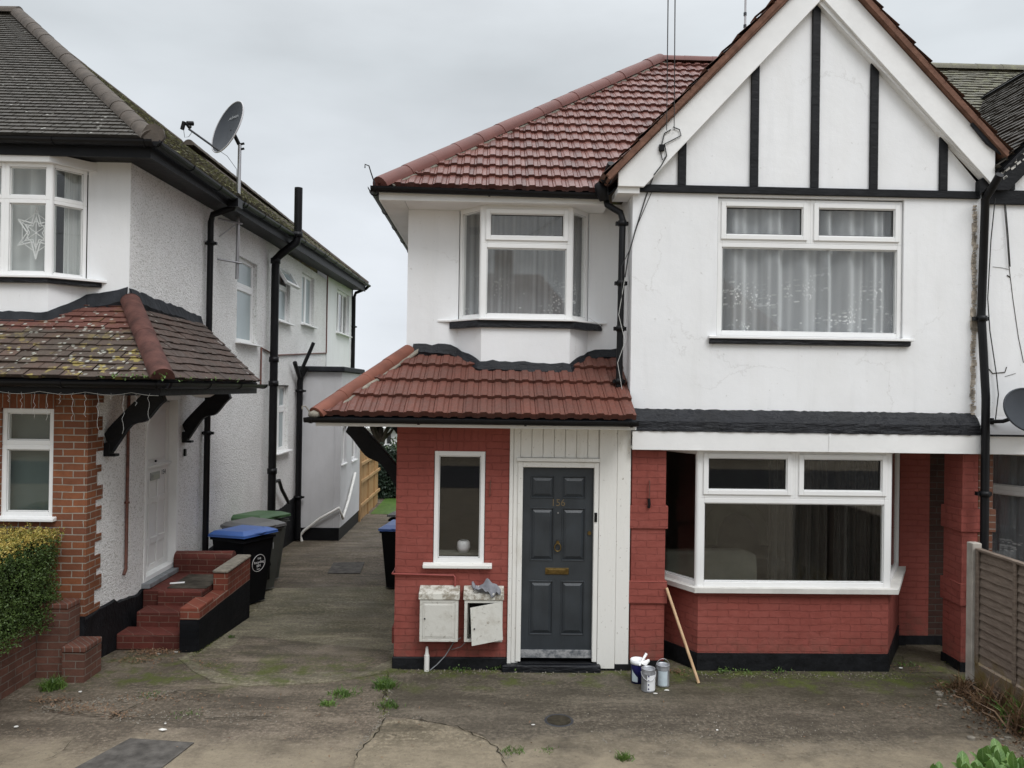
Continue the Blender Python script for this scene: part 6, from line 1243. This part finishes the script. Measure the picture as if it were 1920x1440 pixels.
mb = MB(); wall_mesh(mb, Fr((-7.0, 32, -.4), *FRONT), 3.05, 0, 1.75, [(2.35, 1.0, 2.85, 1.5)], .2); mb.box(-4.15, -3.95, 32.21, 35, -.4, 1.35); mb.build('wall', 'render_panel', t)
mb = MB(); mb.prism([(-7.2, 31.7, 1.30), (-3.80, 31.7, 1.30), (-4.25, 33.5, 2.6), (-7.2, 33.5, 2.6)], (0, .04, -.08)); mb.build('roof', 'pale_roof', t)
window(t, Fr((-4.65, 32, .6), *FRONT), .5, .5, [(0, 0, .25, .5, False), (.25, 0, .5, .5, False)], fw=.03)
mb = MB(); mb.box(-5.5, -4.2, 32.3, 33, -.4, 1.3); mb.build('room', 'room_dark', t)

# ================================================================ ACROSS THE STREET (seen in the window glass)
def opp_house(x, label):
    t = thing('house', label, 'house', (x, -20, 0), 'houses across the street')
    fr = Fr((x + 4, -20, 0), (-1, 0), (0, 1)); mb = MB(); hs = [(.8, .9, 3.0, 2.3), (.8, 3.6, 2.8, 5.0), (4.9, 3.6, 6.9, 5.0), (5.2, .9, 7.2, 2.3)]
    wall_mesh(mb, fr, 8, 0, 5.6, hs, .3); mb.box(x - 4, x + 4, -28, -20.3, 0, 5.6); mb.build('wall', 'weathered_brick', t)
    for a0, b0, a1, b1 in hs: window(t, fr.at(a0, b0), a1 - a0, b1 - b0, [(0, 0, (a1 - a0) / 2, b1 - b0, False), ((a1 - a0) / 2, 0, a1 - a0, b1 - b0, False)], glass='frosted_glass')
    mb = MB(); mb.prism([(x - 4.4, -19.6, 5.5), (x + 4.4, -19.6, 5.5), (x + 2, -24, 9.2), (x - 2, -24, 9.2)], (0, -.1, -.1)); mb.prism([(x + 4.4, -19.6, 5.5), (x + 4.4, -28.4, 5.5), (x + 2, -24, 9.2)], (-.1, 0, -.1)); mb.prism([(x - 4.4, -19.6, 5.5), (x - 4.4, -28.4, 5.5), (x - 2, -24, 9.2)], (.1, 0, -.1)); mb.build('roof', 'brown_mortar', t)
    mb = MB(); mb.box(x - .5, x + .5, -24.5, -23.6, 8.4, 10.4); mb.build('chimney', 'weathered_brick', t)
    mb = MB(); mb.box(x + 1.7, x + 2.6, -20.3, -19.95, 0.1, 2.1) if False else mb.box(x - .9, x + .0, -19.99, -19.95, 0.1, 2.1); mb.build('door', 'door_grey', t)
for k, x in enumerate((-9, .5, 10)): opp_house(x, ['brick house across the street behind the viewer, left of three', 'brick house across the street behind the viewer, middle of three', 'brick house across the street behind the viewer, right of three'][k])
cloud_tree('bare_tree', 'leafless street tree across the road behind the viewer', 'tree', (-5.2, -12, 0), 8.5, 3.0, None, 0, trunk_r=.2, blobs=26, seed=31, bare=True)
cloud_tree('bare_tree', 'leafless street tree behind the viewer towards the right houses', 'tree', (7.5, -12.5, 0), 8.0, 3.0, None, 0, trunk_r=.2, blobs=22, seed=33, bare=True)

# ================================================================ SMALL PLANTS AND LITTER
def tuft(x, y, n, h, sp, label, mat='grass', seed=0, group='grass tufts growing from the cracks', name='grass_tuft', curl=.5):
    r = random.Random(seed); mb = MB(); z0 = gz(y)
    for i in range(n):
        b = Vector((x + r.gauss(0, sp), y + r.gauss(0, sp * .8), z0)); d = Vector((r.gauss(0, curl), r.gauss(0, curl), 1)).normalized(); l_ = h * r.uniform(.4, 1.1); s = d.cross(rv(r)).normalized() * .0035 * (1 + h * 3)
        m_ = b + d * l_ * .55; e_ = m_ + (d + Vector((d.x, d.y, -.5)) * r.uniform(.3, 1.2)).normalized() * l_ * .5
        mb.add([b - s, b + s, m_ + s * .8, m_ - s * .8, e_], [(0, 1, 2, 3), (3, 2, 4)])
    return tag(mb.build(name, mat), label, 'plant', group)
for k, (u_, v_, n, h_, sp, lab) in enumerate([(722, 1290, 230, .13, .05, 'tallest green weed tuft in the crack by the left corner of the red brick house'), (728, 1325, 120, .07, .05, 'low grass tuft in the crack just nearer than the tall weed tuft'),
        (645, 1302, 170, .07, .07, 'wide grass tuft on the broken concrete in the middle of the drive'), (612, 1322, 90, .06, .04, 'small grass tuft left of the wide tuft on the drive'),
        (97, 1292, 200, .15, .05, 'pale grass tuft at the foot of the garden wall beside the brick pier'), (285, 1302, 60, .03, .07, 'thin grass strip along the crack between the pier and the steps'), (345, 1340, 70, .03, .08, 'flat moss green patch of grass on the forecourt by the large cover'),
        (960, 1410, 90, .05, .05, 'short grass tuft at the corner of the pale worn slab'), (1170, 1425, 90, .09, .03, 'upright grass tuft at the bottom edge of the forecourt below the paint cans'), (1025, 1408, 60, .03, .05, 'brownish low grass patch right of the pale worn slab'), (433, 1196, 60, .05, .02, 'tiny grass wisp by the black side wall of the steps')]):
    x, y = Gp(u_, v_); tuft(x, y, n, h_, sp, lab, seed=40 + k)
def sprig(x, y, n, h, label, seed=0, sp=.06, z=None):
    r = random.Random(seed); mb = MB(); z0 = gz(y) if z is None else z
    for i in range(n): p = Vector((x + r.gauss(0, sp), y + r.gauss(0, sp * .4), z0 + abs(r.gauss(0, h * .4)))); leaf(mb, p, (rv(r) + Vector((0, 0, .4))).normalized(), Vector((0, 0, 1)), r.uniform(.018, .035), .018)
    return tag(mb.build('weed', 'grass'), label, 'plant', 'small leafy weeds along the house walls')
for k, (u_, v_, n, lab) in enumerate([(862, 1258, 55, 'leafy weed below the gap between the two meter boxes'), (930, 1256, 45, 'leafy weed at the wall foot left of the door step'), (975, 1258, 22, 'tiny weed at the left end of the black door step'), (1357, 1262, 55, 'leafy weed at the foot of the bay wall next to the leaning pole'), (1392, 1262, 26, 'small weed right of the leafy weed by the leaning pole'), (1462, 1262, 38, 'leafy weed in front of the middle of the black bay plinth'), (1700, 1250, 50, 'leafy weed at the right corner of the bay plinth')]):
    x, y = Gp(u_, v_); sprig(x, y, n, .06, lab, 60 + k)
mb = MB(); r = random.Random(12)
for i in range(90): p = Vector((r.uniform(-3.9, -3.22), 7.72 + r.uniform(-.03, .04), 3.06 + r.uniform(0, .05))) if i < 60 else Vector((-3.24 + r.uniform(-.03, .02), r.uniform(7.8, 10.8), 3.06 + r.uniform(0, .03))); leaf(mb, p, (rv(r) + Vector((0, 0, .6))).normalized(), Vector((0, 0, 1)), r.uniform(.025, .045), .02)
tag(mb.build('gutter_moss', 'grass'), kind='stuff')
# leaf litter, grit
mb = MB(); r = random.Random(5)
def litter(mb, cx, cy, sx, sy, n, s0, s1, flat=.4):
    for i in range(n): x, y = cx + r.gauss(0, sx), cy + r.gauss(0, sy); d = rv(r); d.z *= flat; leaf(mb, Vector((x, y, gz(y) + .012 + abs(r.gauss(0, .012)))), d.normalized(), Vector((0, 0, 1)), r.uniform(s0, s1), r.uniform(s0, s1) * .6)
for u_, v_, sx, sy, n in ((290, 1225, .13, .06, 330), (265, 1240, .14, .05, 120), (100, 1318, .12, .06, 120), (150, 1332, .16, .05, 120), (225, 1342, .10, .04, 80), (300, 1312, .25, .06, 90), (1830, 1300, .25, .2, 200), (1700, 1330, .4, .15, 60), (1265, 1262, .07, .05, 70), (380, 1250, .2, .1, 40), (1700, 1255, .12, .08, 40), (500, 1330, .5, .15, 40)): x, y = Gp(u_, v_); litter(mb, x, y, sx, sy, n, .012, .04)
for i in range(150): x, y = r.uniform(-4.4, 4.9), r.uniform(5.9, 8.2); litter(mb, x, y, .02, .02, 1, .012, .035)
tag(mb.build('leaf_litter', 'litter'), kind='stuff')
mb = MB()
for i in range(800):
    x, y = r.uniform(-4.5, 4.9), r.uniform(5.6, 8.15) if i % 3 else r.uniform(6, 12)
    if y > 8.2 and not (-3.2 < x < -1.2): continue
    s_ = r.uniform(.002, .006); z = gz(y) + .004
    mb.add([(x - s_, y - s_, z), (x + s_, y - s_ * r.random(), z), (x + s_ * r.random(), y + s_, z), (x, y, z + s_ * 1.3)], [(0, 1, 3), (1, 2, 3), (2, 0, 3)])
for (ax, ay), (bx, by), n_, sp_ in ((Gp(722, 1348), Gp(672, 1412), 120, .02), (Gp(728, 1262), Gp(718, 1345), 120, .03), (Gp(75, 1332), Gp(330, 1300), 200, .04), (Gp(210, 1346), Gp(520, 1345), 160, .05), (Gp(750, 1262), Gp(1180, 1262), 160, .03), (Gp(1320, 1268), Gp(1690, 1268), 200, .03), (Gp(780, 1350), Gp(950, 1420), 160, .03), (Gp(1100, 1380), Gp(1700, 1380), 260, .12)):
    for i in range(n_):
        q = r.random(); x, y = ax + (bx - ax) * q + r.gauss(0, sp_), ay + (by - ay) * q + r.gauss(0, sp_ * 1.5); s_ = r.uniform(.003, .009); z = gz(y) + .008
        mb.add([(x - s_, y - s_, z), (x + s_, y - s_ * r.random(), z), (x + s_ * r.random(), y + s_, z), (x, y, z + s_ * 1.3)], [(0, 1, 3), (1, 2, 3), (2, 0, 3)])
tag(mb.build('grit', 'cement'), kind='stuff')
mb = MB()
for u_, v_, s_ in ((330, 1225, .035), (300, 1228, .03), (305, 1371, .045), (30, 1366, .03), (310, 1360, .02), (150, 1300, .03), (1000, 1362, .02), (1690, 1255, .03), (1890, 1320, .07), (1250, 1297, .035), (1228, 1303, .03), (1345, 1372, .02)):
    x, y = Gp(u_, v_); a_ = r.uniform(0, 3); mb.prism([(x + s_ * cos(a_ + q) * r.uniform(.4, 1), y + s_ * sin(a_ + q) * r.uniform(.2, .6), gz(y) + .013) for q in (0, 1.3, 2.7, 4.1, 5.2)], (0, 0, .006))
tag(mb.build('debris', 'old_white_wood'), kind='stuff')
mb = MB()
for (ax, ay), (bx, by), n_, sp_ in ((Gp(362, 1232), Gp(470, 1146), 900, .035), (Gp(470, 1146), Gp(540, 1030), 300, .05), (Gp(1310, 1268), Gp(1680, 1270), 700, .05), (Gp(750, 1263), Gp(930, 1264), 300, .03), (Gp(724, 1262), Gp(720, 1345), 300, .025), (Gp(1660, 1285), Gp(1790, 1240), 300, .05)):
    for i in range(n_):
        q = r.random(); x, y = ax + (bx - ax) * q + r.gauss(0, sp_), ay + (by - ay) * q + r.gauss(0, sp_); leaf(mb, Vector((x, y, gz(y) + .008 + r.random() * .012)), (rv(r) + Vector((0, 0, .5))).normalized(), Vector((0, 0, 1)), r.uniform(.006, .016), .010)
tag(mb.build('moss', 'moss'), kind='stuff')
# dead weeds by the fence
mb = MB(); mb2 = MB()
for i in range(1500):
    y = 7.85 - abs(r.gauss(0, 1.1)); x = 4.96 - abs(r.gauss(0, .16)) * (1 + (7.9 - y) * .45); leaf(mb, Vector((x, y, gz(y) + .01 + abs(r.gauss(0, .03)))), rv(r), rv(r), r.uniform(.02, .06), .022)
tag(mb.build('dead_leaves', 'dry'), kind='stuff')
for k, (y, n, h_, lab, m_) in enumerate(((7.75, 60, .25, 'sparse dry weed with pale seed heads at the end fence post', 'dry'), (7.25, 120, .35, 'brown dead grass clump against the fence near its end post', 'dry'), (6.75, 150, .42, 'tall brown dead grass clump along the middle of the fence', 'dry'), (6.9, 80, .35, 'green and brown grass clump mixed into the dead grass along the fence', 'grass'), (6.3, 150, .40, 'dead grass clump nearest the leafy green bush', 'dry'))): tuft(4.86, y, n, h_, .09, lab, m_, 80 + k, 'dead grass clumps along the right fence', 'dead_grass', .45)
mb = MB(); r2 = random.Random(8)
for i in range(60): x = 4.9 - abs(r2.gauss(0, .25)); y = r2.uniform(6.0, 7.8); s_ = r2.uniform(.01, .04); mb.prism([(x + s_ * cos(q), y + s_ * .8 * sin(q), .003) for q in (0, 1.1, 2.3, 3.4, 4.6, 5.5)], (0, 0, s_ * .6))
tag(mb.build('gravel', 'cement'), kind='stuff')
# foreground bush
def big_leaf(mb, p, d, up, ln, wd):
    s = d.cross(up).normalized(); nn = s.cross(d).normalized(); V = []; n = 7
    for i in range(n + 1):
        q = i / n; wq = wd * .5 * (sin(pi * min(1, q ** .9)) ** .55 if q < 1 else 0) + .001; c = p + d * ln * q + nn * (-.18 * ln * q * q)
        V += [c + s * wq + nn * wq * .35, c, c - s * wq + nn * wq * .35]
    mb.add(V, [f_ for i in range(n) for f_ in ((3 * i, 3 * i + 1, 3 * i + 4, 3 * i + 3), (3 * i + 1, 3 * i + 2, 3 * i + 5, 3 * i + 4))], uvs=[u_ for i in range(n) for u_ in (((1, i / n), (0, i / n), (0, (i + 1) / n), (1, (i + 1) / n)), ((0, i / n), (-1, i / n), (-1, (i + 1) / n), (0, (i + 1) / n)))], smooth=True)
BX, BY = 2.03, 2.55
t = thing('bush', 'bright green broad leaved bush in the bottom right corner', 'bush', (BX, BY, 0)); r = random.Random(21); mb = MB(); st = MB(); my_ = MB()
for k in range(190):
    a_ = r.uniform(0, 2 * pi); q = r.random() ** .5; tip = Vector((BX + .52 * q * cos(a_), BY + .42 * q * sin(a_), 1.69 - .10 * q * q + r.uniform(-.07, .03) + .02 * (q < .5)))
    b = Vector((BX + r.uniform(-.1, .1), BY + r.uniform(-.1, .1), 0)); m_ = b.lerp(tip, .6) + Vector((r.uniform(-.05, .05), r.uniform(-.05, .05), 0)); st.tube([b, m_, tip], [.012, .008, .004], 5)
    dd = (tip - m_).normalized()
    for L_ in range(13):
        an = L_ * 2.4 + r.uniform(-.3, .3); side = Vector((cos(an), sin(an), 0)); el = .25 + .9 * (L_ / 12); p = tip - dd * (.10 * (1 - L_ / 12)) ; d_ = (side * cos(el) + Vector((0, 0, sin(el)))).normalized()
        big_leaf(my_ if (r.random() < .10) else mb, p, d_, Vector((0, 0, 1)) if abs(d_.z) < .9 else side, r.uniform(.045, .08), r.uniform(.026, .044))
for k in range(260):
    a_ = r.uniform(0, 2 * pi); q = r.random() ** .5; p = Vector((BX + .5 * q * cos(a_), BY + .42 * q * sin(a_), r.uniform(.9, 1.62))); d_ = (rv(r) + Vector((0, 0, .3))).normalized(); big_leaf(mb, p, d_, rv(r), r.uniform(.07, .10), .045)
st.build('stem', 'grass', t); mb.build('foliage', 'big_leaf', t); my_.build('yellow_foliage', 'yellow_leaf', t)
# hanging fairy light wires under the left canopy
mb = MB(); r = random.Random(77)
x = -5.4; prev = Vector((-5.5, 7.76, 2.93)); P = [prev]
while x < -3.4:
    x += .09; P.append(Vector((x, 7.755, 2.93 - .03 * abs(sin(x * 7)))))
mb.tube(P, .0022, 4)
for k in range(16):
    x = -5.3 + k * .125; l_ = r.uniform(.06, .42); P = [Vector((x + .01 * sin(i * 2 + k), 7.755 + .008 * cos(i * 3), 2.92 - l_ * i / 8)) for i in range(9)]; mb.tube(P, .0014, 4)
tag(mb.build('string_lights', 'cable_white'), 'thin string of unlit icicle lights hanging from the left canopy gutter', 'string lights')
for o in SC.objects:
    if o.type == 'MESH' and not o.data.validate(): pass

dg = bpy.context.evaluated_depsgraph_get()
for o in [q for q in SC.objects if q.type == 'FONT']:
    me = bpy.data.meshes.new_from_object(o.evaluated_get(dg)); nm = o.name; n_ = bpy.data.objects.new(nm, me); par = o.parent; ml = o.matrix_local.copy(); bpy.data.objects.remove(o); n_.name = nm; COL.objects.link(n_); n_.parent = par; n_.matrix_local = ml
